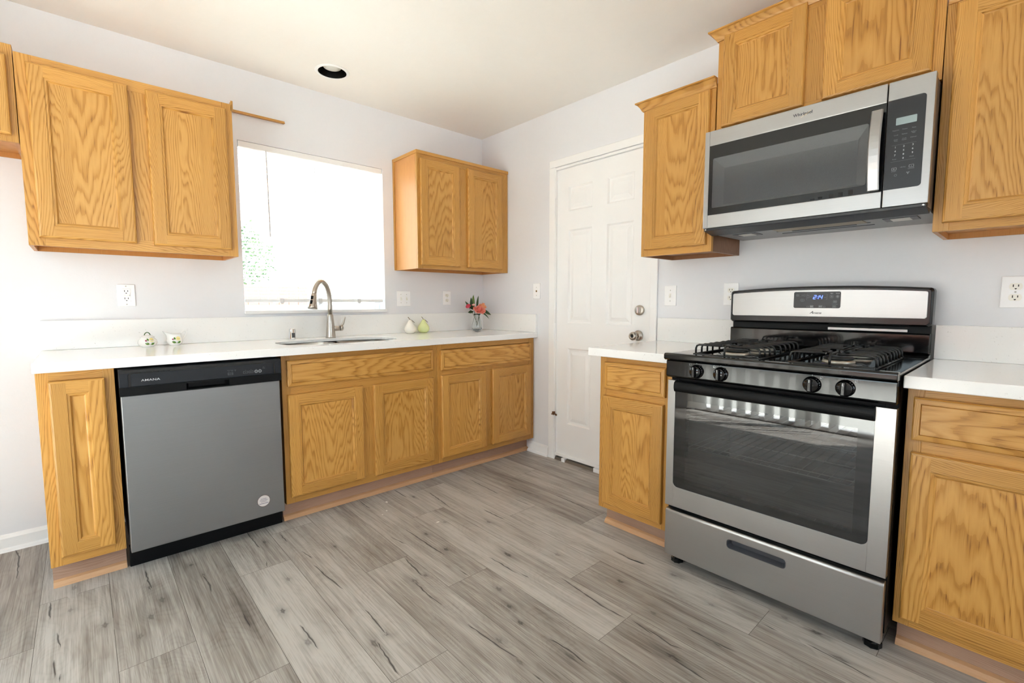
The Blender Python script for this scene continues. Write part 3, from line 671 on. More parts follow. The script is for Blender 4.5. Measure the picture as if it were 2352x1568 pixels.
# --- range wall uppers (x here runs along the wall, away from the corner)
t = Thing('upper_cabinet', 'narrow oak single-door upper cabinet beside the white door, left of the microwave', 'cabinet', (1.90, 0, 1.374), 'R', group='oak upper cabinets')
x0, x1, z0, z1 = 1.715, 2.088, 1.374, 2.128
carcass(t, x0, x1, z0, z1, UD, OAK_DARKSIDE)
mb = MB(); boards_frame(mb, x0, x1, z0, z1, -UD, -UD + .0195, (.042, .042), .045, .045); t.part('face_frame', mb, OAK, bevel=.001)
cab_door(t, 1.739, 2.066, 1.406, 2.104, -UD - .0005)
crown(t, [(x0, -.003, -1, 0), (x0, -UD, -1, -1), (2.0925, -UD, 0, -1), ], 2.106, .042, .034)
t = Thing('upper_cabinet', 'oak two-door upper cabinet mounted highest, directly above the microwave', 'cabinet', (2.48, 0, 1.89), 'R', group='oak upper cabinets')
x0, x1, z0, z1 = 2.0935, 2.861, 1.885, 2.322
carcass(t, x0, x1, z0, z1, UD)
mb = MB(); boards_frame(mb, x0, x1, z0, z1, -UD, -UD + .0195, (.045, .045), .040, .045, mids=[(2.440, 2.520, z0 + .045, z1 - .04)]); t.part('face_frame', mb, OAK, bevel=.001)
cab_door(t, 2.122, 2.447, 1.919, 2.310, -UD - .0005); cab_door(t, 2.512, 2.833, 1.919, 2.310, -UD - .0005)
crown(t, [(x0, -.003, -1, 0), (x0, -UD, -1, -1), (x1, -UD, 1, -1), (x1, -.003, 1, 0)], 2.300, .042, .036)
t = Thing('upper_cabinet', 'tall oak upper cabinet right of the microwave, cut off by the right edge', 'cabinet', (3.24, 0, 1.378), 'R', group='oak upper cabinets')
x0, x1, z0, z1 = 2.8635, 3.62, 1.378, 2.128
carcass(t, x0, x1, z0, z1, UD)
mb = MB(); boards_frame(mb, x0, x1, z0, z1, -UD, -UD + .0195, (.042, .042), .045, .045, mids=[(3.215, 3.275, z0 + .045, z1 - .045)]); t.part('face_frame', mb, OAK, bevel=.001)
cab_door(t, 2.888, 3.225, 1.405, 2.112, -UD - .0005); cab_door(t, 3.262, 3.592, 1.405, 2.112, -UD - .0005)
crown(t, [(2.866, -UD, 0, -1), (x1, -UD, 0, -1)], 2.118, .036, .03)

# --- base cabinets
BD = .606
def base_cab(label, x0, x1, base, wall, doors, drawers, stiles=(.04, .04), mids=(), rail=None, kick=(0, 0), top=.8735):
    t = Thing('base_cabinet', label, 'cabinet', base, wall, group='oak base cabinets')
    z0 = .106; mb = MB(); yf = -BD + .0195; y1 = -.003
    for a, b in ((x0, x0 + .013), (x1 - .013, x1)): mb.box(a, b, yf, y1, z0, top, Grain('z', (a, yf, 0)))
    mb.box(x0 + .013, x1 - .013, yf, y1, z0 + .02, z0 + .033, Grain('x', (0, yf, z0))); mb.box(x0 + .013, x1 - .013, -.012, y1, z0, top, Grain('z'))
    t.part('carcass', mb, OAK_SIDE)
    mb = MB(); boards_frame(mb, x0, x1, z0, top, -BD, yf - .0002, stiles, .035, .045, mids, [rail] if rail else []); t.part('face_frame', mb, OAK, bevel=.001)
    for d in doors: cab_door(t, *d, -BD - .0005)
    for d in drawers: drawer_front(t, *d, -BD - .0005)
    a, b = x0 + kick[0], x1 - kick[1]
    mb = MB(); mb.box(a, b, -.534, -.516, 0, z0, Grain('x', (0, -.53, .05))); t.part('toe_kick', mb, OAK_RAW)
    mb = MB(); mb.extr([(-.535, .0005), (-.556, .0005), (-.554, .010), (-.547, .020), (-.535, .026)], 'x', a - (.012 if kick[0] < 0 else 0), b, g=Grain('x', (0, -.53, 0))); t.part('shoe_moulding', mb, OAK_SHOE)
base_cab('narrow one-door oak base cabinet left of the dishwasher', -2.646, -2.417, (-2.53, -.3, 0), 'B', [(-2.613, -2.448, .143, .838)], [], (.036, .036))
base_cab('oak base cabinet under the sink, right of the dishwasher', -1.780, -.8615, (-1.32, -.3, 0), 'B', [(-1.758, -1.361, .141, .673), (-1.298, -.898, .138, .671)], [(-1.756, -.899, .714, .846)], (.040, .055), mids=[(-1.375, -1.285, .151, .66)], rail=(-1.74, -.9165, .66, .73))
base_cab('oak base cabinet in the corner under the pears and vase', -.8605, -.0025, (-.43, -.3, 0), 'B', [(-.838, -.472, .139, .675), (-.415, -.044, .143, .677)], [(-.839, -.044, .707, .836)], (.034, .055), mids=[(-.485, -.400, .151, .665)], rail=(-.8265, -.0575, .665, .72))
base_cab('narrow oak base cabinet between the white door and the range', 1.6845, 2.083, (1.88, -.3, 0), 'R', [(1.711, 2.040, .136, .682)], [(1.718, 2.046, .716, .848)], (.038, .045), rail=(1.7225, 2.038, .67, .73))
base_cab('oak base cabinet right of the range, cut off by the right edge', 2.8675, 3.63, (3.24, -.3, 0), 'R', [(2.885, 3.225, .131, .674), (3.29, 3.60, .131, .674)], [(2.884, 3.225, .713, .846), (3.29, 3.60, .713, .846)], (.040, .04), mids=[(3.21, 3.30, .151, .66)], rail=(2.9075, 3.59, .66, .73), kick=(.004, 0))

# --- countertops with backsplashes
CT, CZ = .0385, .914
SXc, SYc, SA, SB = -1.385, -.372, .338, .188     # sink opening
def superel(cx, cy, a, b, n=48, e=3.2):
    out = []
    for i in range(n):
        th = 2 * PI * i / n; c, s_ = math.cos(th), math.sin(th)
        out.append((cx + a * math.copysign(abs(c) ** (2 / e), c), cy + b * math.copysign(abs(s_) ** (2 / e), s_)))
    return out
t = Thing('countertop', 'long white speckled countertop with the sink, under the window', 'countertop', (-1.33, -.3, CZ - CT))
mb = MB(); hole = superel(SXc, SYc, SA, SB)
X_0, X_1, Y_0, Y_1 = -2.651, -.0015, -.6492, -.0015
def square_proj(cx, cy, x0, x1, y0, y1, pts):
    out = []
    for (x, y) in pts:
        dx, dy = x - cx, y - cy; k = 1e9
        if dx > 1e-9: k = min(k, (x1 - cx) / dx)
        if dx < -1e-9: k = min(k, (x0 - cx) / dx)
        if dy > 1e-9: k = min(k, (y1 - cy) / dy)
        if dy < -1e-9: k = min(k, (y0 - cy) / dy)
        out.append((cx + dx * k, cy + dy * k))
    return out
ox0, ox1 = SXc - .45, SXc + .45
n = len(hole); sq = square_proj(SXc, SYc, ox0, ox1, Y_0, Y_1, hole)
for i in range(n):          # snap the nearest samples to the corners of the patch
    pass
for cx_, cy_ in ((ox0, Y_0), (ox1, Y_0), (ox1, Y_1), (ox0, Y_1)):
    i = min(range(n), key=lambda q: math.dist(sq[q], (cx_, cy_))); sq[i] = (cx_, cy_)
for i in range(n):
    j = (i + 1) % n
    for z in (CZ, CZ - .018): mb.face([(*hole[i], z), (*hole[j], z), (*sq[j], z), (*sq[i], z)])
    mb.face([(*hole[i], CZ), (*hole[j], CZ), (*hole[j], CZ - .018), (*hole[i], CZ - .018)])
for a, b in ((X_0, ox0), (ox1, X_1)):
    for z in (CZ, CZ - CT): mb.face([(a, Y_0, z), (b, Y_0, z), (b, Y_1, z), (a, Y_1, z)])
for a, b in ((X_0, ox0), (ox0, ox1), (ox1, X_1)):
    for y in (Y_0, Y_1): mb.face([(a, y, CZ - CT), (b, y, CZ - CT), (b, y, CZ), (a, y, CZ)])
for x in (X_0, X_1): mb.face([(x, Y_0, CZ - CT), (x, Y_1, CZ - CT), (x, Y_1, CZ), (x, Y_0, CZ)])
bmesh.ops.remove_doubles(mb.bm, verts=mb.bm.verts, dist=1e-5)
t.part('slab', mb, QUARTZ, bevel=.003)
mb = MB(); mb.box(X_0 + .003, X_1, -.0205, -.0015, CZ + .0004, CZ + .139); t.part('backsplash', mb, QUARTZ, bevel=.0015)
mb = MB(); mb.box(-.0205, -.0015, -.645, -.0210, CZ + .0004, CZ + .134); t.part('side_splash', mb, QUARTZ, bevel=.0015)
for (lab, a, b, la) in (('short white countertop left of the range, by the white door', 1.643, 2.089, 1.645), ('white countertop right of the range, cut off by the right edge', 2.8610, 3.66, 2.8610)):
    t = Thing('countertop', lab, 'countertop', ((a + b) / 2, -.3, CZ - CT), 'R')
    mb = MB(); mb.box(a, b, -.655, -.0015, CZ - CT, CZ); t.part('slab', mb, QUARTZ, bevel=.003)
    mb = MB(); mb.box(la, b, -.0205, -.0015, CZ + .0004, CZ + .133); t.part('backsplash', mb, QUARTZ, bevel=.0015)

# --- sink
t = Thing('sink', 'stainless steel double bowl sink set under the countertop below the window', 'sink', (SXc, SYc, CZ - CT - .19))
zt = CZ - .0186
for (cx, a, nm) in ((-1.556, .167, 'bowl'), (-1.205, .153, 'bowl')):
    mb = MB(); L = []
    for q, dz, e in ((1.0, 0, 4), (.97, -.02, 4), (.95, -.15, 3.6), (.90, -.175, 3.2), (.80, -.185, 3), (.22, -.19, 2)): L.append([(x, y, zt + dz) for x, y in superel(cx, SYc, a * q, (SB + .012) * q, 40, e)])
    mb.loft(L, False, False, True); mb.fixn = False
    mb.lathe([(.045, -.189), (.040, -.193), (.012, -.196), (.0002, -.196)], (cx, SYc, zt), 'z', 24, smooth=True, cap=False)
    bmesh.ops.recalc_face_normals(mb.bm, faces=mb.bm.faces)
    t.part(nm, mb, STEEL_SINK)
mb = MB(); mb.box(-1.390, -1.357, SYc - .195, SYc + .195, zt - .030, zt - .004); t.part('divider', mb, STEEL_SINK, bevel=.008, seg=4)

# --- faucet
t = Thing('faucet', 'brushed nickel gooseneck pull-down faucet behind the sink', 'faucet', (-1.334, -.112, CZ))
fx, fy = -1.334, -.112
mb = MB(); mb.lathe([(.030, .0003), (.031, .004), (.029, .010), (.0265, .05), (.022, .10), (.0185, .145), (.0175, .148)], (fx, fy, CZ), 'z', 28); t.part('body', mb, NICKEL)
th = math.radians(216); dx, dy = math.cos(th), math.sin(th); reach = .165; zc = 1.148; rr = reach / 2
pts = [(fx, fy, CZ + .148), (fx, fy, 1.10), (fx, fy, zc)]
for i in range(1, 19):
    a = PI * i / 18 * 0.90; c = rr * (1 - math.cos(a)); pts.append((fx + dx * c, fy + dy * c, zc + .118 * math.sin(a)))
mb = MB(); mb.tube(pts, .0145, 14); t.part('spout', mb, NICKEL)
e = Vector(pts[-1]); d = (Vector(pts[-1]) - Vector(pts[-2])).normalized(); d = (d + Vector((0, 0, -.35))).normalized()
mb = MB(); mb.tube([e - d * .004, e, e + d * .035, e + d * .075, e + d * .086, e + d * .0865], [.0152, .0165, .019, .0265, .0275, .020], 20); sh = t.part('spray_head', mb, NICKEL)
side = Vector((0, 0, 1)).cross(d).normalized(); out = d.cross(side).normalized()
nb = Vector((-.75, -.66, 0)); nb = (nb - d * nb.dot(d)).normalized(); sd = d.cross(nb)
for q, hl, rad in ((.022, .011, .0180), (.051, .013, .0215)):
    mb = MB(); c = e + d * q + nb * rad
    P = [c + d * a * hl + sd * b * .0075 + nb * k for k in (-.006, .0022) for a, b in ((-1, -1), (1, -1), (1, 1), (-1, 1))]
    mb.loft([[tuple(p) for p in P[:4]], [tuple(p) for p in P[4:]]], smooth=False); t.part('button', mb, BLACK_SAT, sh, bevel=.002)
mb = MB(); mb.tube([(fx + .012, fy, .972), (fx + .060, fy - .004, .972)], .0165, 18); mb.tube([(fx + .0605, fy - .004, .972), (fx + .074, fy - .0045, .972), (fx + .079, fy - .0048, .972)], [.0170, .0170, .013], 18)
mb.tube([(fx + .066, fy - .004, .978), (fx + .080, fy - .006, 1.002), (fx + .090, fy - .008, 1.035), (fx + .093, fy - .009, 1.043)], [.011, .0085, .0065, .004], 12, flat=.75); t.part('handle', mb, NICKEL)
t = Thing('air_gap_cap', 'small chrome air gap cap on the countertop left of the faucet', 'cap', (-1.561, -.094, CZ))
mb = MB(); mb.lathe([(.0215, .0003), (.0215, .004), (.0195, .006), (.0188, .060), (.016, .066), (.006, .068), (.0002, .068)], (-1.561, -.094, CZ), 'z', 28); t.part('cover', mb, CHROME)
mb = MB(); mb.box(-1.5695, -1.5525, -.1140, -.109, CZ + .012, CZ + .040); t.part('vent_slot', mb, DARKGREY)

# ------------------------------------------------------------------ small things on the countertop
def smooth_path(p, n=5):
    p = [Vector(q) for q in p]; q = [p[0] * 2 - p[1]] + p + [p[-1] * 2 - p[-2]]; out = []
    for i in range(1, len(q) - 2):
        for k in range(n):
            t_ = k / n; a, b, c, d = q[i - 1], q[i], q[i + 1], q[i + 2]
            out.append(.5 * ((2 * b) + (c - a) * t_ + (2 * a - 5 * b + 4 * c - d) * t_ ** 2 + (3 * b - a - 3 * c + d) * t_ ** 3))
    return out + [p[-1]]
def decal(mb, fn, poly, mat):
    c = (sum(p[0] for p in poly) / len(poly), sum(p[1] for p in poly) / len(poly)); n = len(poly)
    for i in range(n): mb.face([fn(*c), fn(*poly[i]), fn(*poly[(i + 1) % n])], None, mat, True)
def leaf2d(x, z, L, w, ang, n=5):
    ca, sa = math.cos(ang), math.sin(ang); pts = []
    for i in range(n + 1):
        u = i / n; pts.append((u * L, w * math.sin(PI * u) ** .8))
    for i in range(n - 1, 0, -1):
        u = i / n; pts.append((u * L, -w * math.sin(PI * u) ** .8))
    return [(x + a * ca - b * sa, z + a * sa + b * ca) for a, b in pts]
def disc2d(x, z, r, n=12, sq=1.0): return [(x + r * math.cos(2 * PI * i / n), z + r * sq * math.sin(2 * PI * i / n)) for i in range(n)]
def stroke2d(x0, z0, x1, z1, w):
    d = math.hypot(x1 - x0, z1 - z0); nx, nz = -(z1 - z0) / d * w, (x1 - x0) / d * w
    return [(x0 + nx, z0 + nz), (x1 + nx, z1 + nz), (x1 - nx, z1 - nz), (x0 - nx, z0 - nz)]
def flower_decals(t, c, rad_at, view):
    """painted spray laid on a turned pot: u,v run along the surface, facing the view angle"""
    def fn(u, v):
        r = rad_at(v) + .0005; a = view + u / max(r, .02); return (c[0] + r * math.sin(a), c[1] - r * math.cos(a), c[2] + v)
    mb = MB()
    for L in ((-.002, .014, .020, .0055, 2.75), (.004, .012, .019, .0055, .55), (-.007, .030, .014, .0045, 1.7)): decal(mb, fn, leaf2d(*L), PAINTG)
    decal(mb, fn, disc2d(.008, .036, .0105), PAINTY); decal(mb, fn, disc2d(-.016, .033, .0042), PAINTM)
    for dx in (-.004, 0, .004): decal(mb, fn, disc2d(.009 + dx, .034 - abs(dx) * -.3, .0013), PAINTV)
    for s in ((.002, .012, .008, .028, .0005), (.002, .012, -.014, .031, .0005)): decal(mb, fn, stroke2d(*s), PAINTD)
    mb.fixn = True
    return mb
sx, sy = -2.262, -.100
t = Thing('sugar_bowl', 'small white sugar bowl with green twig knob and painted flowers', 'bowl', (sx, sy, CZ))
pr = [(.024, .0003), (.026, .002), (.036, .010), (.0405, .021), (.038, .034), (.030, .043), (.0275, .046), (.030, .049)]
mb = MB(); mb.lathe(pr, (sx, sy, CZ), 'z', 32); t.part('body', mb, CERAM)
mb = MB(); mb.lathe([(.0285, .0492), (.029, .051), (.022, .056), (.010, .060), (.0002, .061)], (sx, sy, CZ), 'z', 32); ld = t.part('lid', mb, CERAM)
mb = MB(); mb.tube(smooth_path([(sx - .012, sy, CZ + .058), (sx - .008, sy, CZ + .068), (sx, sy, CZ + .073), (sx + .008, sy, CZ + .069), (sx + .013, sy, CZ + .059)]), .0022, 10); t.part('knob', mb, PAINTD, ld, label='dark green twig-shaped lid knob')
def rad(prof):
    def f_(v):
        for (r0, h0), (r1_, h1) in zip(prof, prof[1:]):
            if h0 <= v <= h1: return r0 + (r1_ - r0) * (v - h0) / max(h1 - h0, 1e-6)
        return prof[-1][0]
    return f_
mb = flower_decals(t, (sx, sy, CZ), rad(pr), .18); t.part('painted_flowers', mb, None)
cx_, cy_ = -2.146, -.078
t = Thing('cream_jug', 'small white cream jug with loop handle and painted flowers', 'jug', (cx_, cy_, CZ))
pr2 = [(.022, .0003), (.024, .002), (.033, .012), (.0355, .024), (.033, .036), (.029, .046), (.028, .052)]
mb = MB(); L = []
for r, h in pr2 + [(.030, .060)]:
    k = max(0, (h - .040) / .020); ring_ = []
    for i in range(32):
        a = 2 * PI * i / 32; c, s_ = math.cos(a), math.sin(a); sp = k * .022 * max(0, -c) ** 4; ring_.append((cx_ + r * c - sp, cy_ + r * s_, CZ + h + k * (.012 * max(0, -c) ** 3 + .003 * abs(c))))
    L.append(ring_)
for r, h in ((.0275, .059), (.0255, .048), (.028, .03), (.02, .006), (.002, .005)):
    k = max(0, (h - .040) / .020); L.append([(cx_ + r * math.cos(2 * PI * i / 32) - k * .022 * max(0, -math.cos(2 * PI * i / 32)) ** 4, cy_ + r * math.sin(2 * PI * i / 32), CZ + h + k * (.012 * max(0, -math.cos(2 * PI * i / 32)) ** 3)) for i in range(32)])
mb.loft(L); t.part('body', mb, CERAM)
mb = MB(); mb.tube(smooth_path([(cx_ + .026, cy_, CZ + .056), (cx_ + .036, cy_, CZ + .072), (cx_ + .048, cy_, CZ + .074), (cx_ + .052, cy_, CZ + .064), (cx_ + .046, cy_, CZ + .048), (cx_ + .033, cy_, CZ + .030)]), .0036, 12); t.part('handle', mb, CERAM)
mb = flower_decals(t, (cx_, cy_, CZ), rad(pr2), .12); t.part('painted_flowers', mb, None)
for (px_, py_, col, lab, k) in ((-.757, -.105, PEARW, 'white ceramic pear with a twig stem, beside the sink', 1.0), (-.636, -.090, PEARG, 'pale green ceramic pear with a twig stem, right of the white pear', .99)):
    t = Thing('ceramic_pear', lab, 'ornament', (px_, py_, CZ), group='pear ornaments')
    mb = MB(); mb.lathe([(r * k, h * k) for r, h in ((.014, .0004), (.026, .002), (.038, .012), (.0435, .028), (.041, .044), (.032, .060), (.0225, .074), (.0155, .087), (.010, .096), (.004, .0995), (.0003, .0985))], (px_, py_, CZ), 'z', 32); t.part('body', mb, col)
    mb = MB(); b0 = Vector((px_, py_, CZ + .098 * k)); mb.tube([b0, b0 + Vector((-.006, -.002, .008)), b0 + Vector((-.018, -.004, .020))], [.0022, .0018, .0022], 8); t.part('stem', mb, BROWN)
    mb = MB(); lf = []
    for i in range(7):
        u = i / 6; w = .006 * math.sin(PI * min(u * .94 + .03, 1)); cpt = b0 + Vector((-.002 + .036 * u, -.006 * u, .004 - .016 * u - .010 * u * u)); lf.append([cpt + Vector((.002, w, w * .5)), cpt + Vector((0, 0, .001)), cpt + Vector((-.002, -w, -w * .5))])
    mb.loft([[tuple(p) for p in l] for l in lf], False, False, True, closed=False); o = t.part('leaf', mb, BROWN)
    o.modifiers.new('thick', 'SOLIDIFY').thickness = .001

# vase and its flowers
vx, vy = -.183, -.150
t = Thing('glass_vase', 'clear glass bud vase with water in the counter corner', 'vase', (vx, vy, CZ))
mb = MB(); outer_ = [(.030, .0004), (.038, .004), (.0415, .020), (.040, .045), (.032, .075), (.023, .105), (.0215, .118), (.026, .132)]
inner_ = [(.0245, .132), (.020, .118), (.0212, .105), (.030, .075), (.038, .045), (.0392, .022), (.036, .010), (.0005, .008)]
mb.lathe(outer_ + inner_, (vx, vy, CZ), 'z', 36, cap=True); t.part('glass_body', mb, CLEAR)
def rose(center, R, mat, name, label, stem_to, tilt=(0, 0), flare=1.0, cat='flower', layers=4):
    cx, cy, cz = center; t = Thing(name, label, cat, center)
    ax = Vector((tilt[0], tilt[1], 1)).normalized(); q = Vector((0, 0, 1)).rotation_difference(ax)
    mb = MB()
    for L in range(layers):
        k = (L + 1) / layers; npet = 3 + L; r = R * k
        for p in range(npet):
            a0 = 2 * PI * p / npet + L * .7 + random.uniform(-.15, .15); hw = 2.3 * PI / npet / 2 + .25; rows = []
            for i in range(5):
                v = i / 4; prof_r = r * (.25 + .75 * math.sin(v * PI * (.5 if flare else .62))) * (1 + .22 * flare * k * max(0, v - .75) * 4); hz = R * (1.15 - .55 * k) * v * 1.35 - (R * .25 * k * flare * max(0, v - .8) * 2.5)
                row = []
                for j in range(6):
                    u = j / 5 * 2 - 1; a = a0 + u * hw * (1 - .45 * max(0, v - .5) * 2 * abs(u)); rr_ = prof_r * (1 - .06 * abs(u)) + random.uniform(-.0006, .0006); row.append(Vector((rr_ * math.cos(a), rr_ * math.sin(a), hz - .34 * R * u * u * v * v)))
                rows.append([tuple(Vector(center) + q @ w) for w in row])
            mb.loft(rows, False, False, True, closed=False)
    mb.fixn = False
    o = t.part('petals', mb, mat); o.modifiers.new('thick', 'SOLIDIFY').thickness = .0006
    mb = MB(); c = Vector(center); mb.lathe([(.0012, -.006), (R * .22, -.002), (R * .28, .002), (.001, .004)], center, 'z', 10); mb.tube([c, (c + Vector(stem_to)) / 2 + Vector((0, 0, .012)), stem_to], .0016, 7); t.part('stem', mb, LEAF)
    return t
inside = lambda a, z: (vx + a[0], vy + a[1], CZ + z)
rose((vx - .014, vy - .040, CZ + .146), .043, CORAL, 'rose', 'open coral rose at the front of the glass vase', inside((.024, -.008), .020), (-.15, -.75))
rose((vx + .044, vy - .006, CZ + .176), .035, ORANGE, 'rose', 'orange rosebud standing at the right of the vase', inside((.012, .006), .055), (.30, -.3), layers=3, flare=0)
rose((vx - .096, vy - .022, CZ + .184), .022, PINK, 'flower_bud', 'hot pink flower bud leaning out on the left of the vase', inside((-.004, -.006), .06), (-.8, -.3), layers=3, flare=0)
rose((vx - .058, vy - .034, CZ + .198), .012, BLUSH, 'flower_bud', 'tiny pale pink bud between the leaves in the vase', inside((-.002, .008), .07), (-.3, -.4), layers=2)
def leaf3(mb, base, tip, w, mat, droop=.0, nrm=(0, -1, .2)):
    b, e = Vector(base), Vector(tip); d = e - b; s = d.cross(Vector(nrm)).normalized(); rows = []
    for i in range(8):
        u = i / 7; c = b + d * u + Vector((0, 0, -droop * u * u)); ww = w * math.sin(PI * min(.04 + u * .96, 1)) ** .8 * (1 - .3 * u); nn = d.cross(s).normalized()
        rows.append([tuple(c + s * ww + nn * ww * .25), tuple(c), tuple(c - s * ww + nn * ww * .25)])
    mb.loft(rows, False, False, True, mat=mat, closed=False)
def sprig(name, label, leaves, stem):
    t = Thing(name, label, 'foliage', stem[0])
    mb = MB(); mb.tube(stem, .0015, 7); t.part('stem', mb, LEAF)
    for (b, e, w, m, dr) in leaves:
        mb = MB(); leaf3(mb, b, e, w, m, dr); mb.fixn = False; o = t.part('leaf', mb, m); o.modifiers.new('thick', 'SOLIDIFY').thickness = .0006
P = lambda a, b, c: (vx + a, vy + b, CZ + c)
sprig('leaf_sprig', 'dark green pointed leaves rising at the left of the vase', [(P(-.040, .006, .165), P(-.054, .004, .262), .018, LEAF, 0), (P(-.024, .012, .165), P(-.024, .012, .282), .019, LEAF2, 0), (P(-.052, .000, .170), P(-.112, .004, .236), .013, LEAF, .004), (P(-.036, -.002, .150), P(-.088, .000, .150), .013, LEAF, .006)], [P(0, .004, .03), P(-.010, .004, .10), P(-.030, .006, .172)])
sprig('leaf_sprig', 'single upright dark leaf between the two large roses', [(P(.016, .020, .175), P(.034, .022, .276), .012, LEAF, 0)], [P(.004, .006, .04), P(.006, .008, .11), P(.016, .020, .180)])
sprig('leaf_sprig', 'dark leaves drooping over the right side of the vase', [(P(.044, -.030, .150), P(.112, -.040, .156), .018, LEAF, .034), (P(.030, -.026, .140), P(.088, -.046, .130), .008, LEAF, .040)], [P(.002, -.004, .04), P(.012, -.008, .118), P(.046, -.030, .153)])

# ------------------------------------------------------------------ plates on the walls
def plate_base(t, s0, s1, z0, z1):
    mb = MB(); mb.box(s0, s1, -.0065, -.0006, z0, z1); t.part('plate', mb, WHITE_PL, bevel=.003)
def screw(t, x, z):
    mb = MB(); mb.lathe([(.003, -.0063), (.003, -.0072), (.0004, -.0076)], (x, 0, z), 'y', 12); mb.box(x - .0022, x + .0022, -.0078, -.0073, z - .0004, z + .0004, mat=SLOT); mb.mats = [simple('screw paint', lin(205, 203, 198), .4), SLOT]
    for fc in mb.bm.faces: pass
    t.part('screw', mb, WHITE_PL)
def socket(t, x, z, w=.034, h=.029, mat=IVORY, yf=-.0085):
    mb = MB(); poly = [(x + .0172 * math.cos(a), z + min(max(.0172 * math.sin(a), -.0122), .0122)) for a in [2 * PI * i / 28 for i in range(28)]]
    mb.prism(poly, yf, -.006); s = t.part('socket', mb, mat)
    mb = MB(); mb.box(x - .0078, x - .0052, yf - .0003, yf + .001, z - .0015, z + .0075); mb.box(x + .0052, x + .0078, yf - .0003, yf + .001, z - .0005, z + .0070); mb.prism([(x - .0028, z - .0060), (x - .0028, z - .0084), (x, z - .0105), (x + .0028, z - .0084), (x + .0028, z - .0060)], yf - .0003, yf + .001); t.part('slots', mb, SLOT, s)
def toggle(t, x, z):
    mb = MB(); mb.box(x - .0055, x + .0055, -.0082, -.006, z - .0125, z + .0125); b = t.part('switch_bezel', mb, IVORY)
    mb = MB(); mb.loft([[(x - .0042, -.008, z - .006), (x + .0042, -.008, z - .006), (x + .0042, -.008, z + .007), (x - .0042, -.008, z + .007)], [(x - .0034, -.019, z - .012), (x + .0034, -.019, z - .012), (x + .0034, -.019, z - .004), (x - .0034, -.019, z - .004)]], smooth=False); t.part('toggle', mb, IVORY, b, bevel=.001)
def duplex(label, s0, s1, z0, z1, wall):
    c = ((s0 + s1) / 2, (z0 + z1) / 2); t = Thing('outlet', label, 'outlet', (c[0], 0, c[1]), wall, group='wall outlets'); plate_base(t, s0, s1, z0, z1)
    for q in (.0195, -.0195): socket(t, c[0], c[1] + q)
    screw(t, *c)
def switch(label, s0, s1, z0, z1, wall, xs):
    c = ((s0 + s1) / 2, (z0 + z1) / 2); t = Thing('light_switch', label, 'switch', (c[0], 0, c[1]), wall, group='light switches'); plate_base(t, s0, s1, z0, z1)
    for x in xs:
        toggle(t, c[0] + x, c[1])
        for q in (.030, -.030): screw(t, c[0] + x, c[1] + q)
duplex('white double outlet on the back wall, left of the flowers', -.405, -.330, 1.117, 1.226, 'B')
duplex('white double outlet half hidden behind the range backguard', 2.018, 2.094, 1.121, 1.237, 'R')
duplex('white double outlet on the wall above the right countertop', 3.030, 3.106, 1.116, 1.231, 'R')
switch('white two-toggle switch plate between window and outlet', -.804, -.692, 1.109, 1.220, 'B', (-.023, .023))
switch('white single toggle switch right of the white door', 1.677, 1.751, 1.117, 1.232, 'R', (0,))
t = Thing('outlet', 'white outlet with square face and test buttons under the left upper cabinet', 'outlet', (-2.328, 0, 1.174), group='wall outlets')
plate_base(t, -2.364, -2.292, 1.119, 1.230)
mb = MB(); mb.box(-2.3445, -2.3115, -.0085, -.006, 1.141, 1.208); t.part('outlet_face', mb, WHITE_PL, bevel=.001)
for z in (1.193, 1.156): socket(t, -2.328, z, mat=WHITE_PL, yf=-.0092)
mb = MB(); mb.box(-2.338, -2.330, -.0098, -.008, 1.1715, 1.1775); mb.box(-2.326, -2.318, -.0098, -.008, 1.1715, 1.1775); t.part('test_buttons', mb, IVORY)
mb = MB(); mb.box(-2.3152, -2.3140, -.0092, -.008, 1.171, 1.177); t.part('indicator', mb, SLOT)
for z in (1.2205, 1.1285): screw(t, -2.328, z)
t = Thing('jack_plate', 'white phone jack plate on the wall left of the door', 'wall plate', (.6385, 0, 1.219), 'R')
plate_base(t, .602, .675, 1.162, 1.276)
mb = MB(); mb.prism(disc2d(.6385, 1.219, .0075, 20), -.0075, -.006); mb.mats = [simple('brass jack', lin(200, 168, 110), .35, .6)]; j = t.part('jack', mb, None)
mb = MB(); mb.box(.635, .642, -.0079, -.007, 1.2155, 1.2225); t.part('jack_hole', mb, SLOT, j)
for z in (1.247, 1.188): screw(t, .6385, z)

# recessed ceiling light
t = Thing('ceiling_light', 'recessed round ceiling light with black baffle above the sink', 'ceiling light', (LX, LY, HC))
mb = MB(); mb.lathe([(.078, -.004), (.088, -.004), (.094, -.0015), (.095, -.0005), (.0775, -.0005), (.0775, -.004)], (LX, LY, HC), 'z', 44, cap=False); t.part('trim_ring', mb, TRIM)
mb = MB(); pr = []
for i in range(9): pr += [(.0775 - .0018 * i, .009 * i - .002), (.0755 - .0018 * i, .009 * i + .003)]
mb.lathe(pr + [(.058, .082), (.0005, .084)], (LX, LY, HC), 'z', 44, cap=False); t.part('baffle', mb, BLACK_SAT)
mb = MB(); mb.lathe([(.0005, .014), (.030, .016), (.048, .024), (.051, .034), (.036, .064), (.020, .082)], (LX, LY, HC), 'z', 36); t.part('bulb', mb, LENS)

# loose strip of oak trim on the wall beside the left upper cabinet
t = Thing('trim_strip', 'thin oak strip sticking out along the wall above the window', 'trim strip', (-1.9, 0, 2.21))
mb = MB(); mb.extr([(-.0012, 2.208), (-.022, 2.207), (-.022, 2.219), (-.0012, 2.223)], 'x', -2.62, -1.535, g=Grain('x')); mb.tube([(-1.536, -.0105, 2.213), (-1.530, -.0105, 2.213)], [.0055, .003], 8, g=Grain('x')); t.part('strip', mb, OAK)

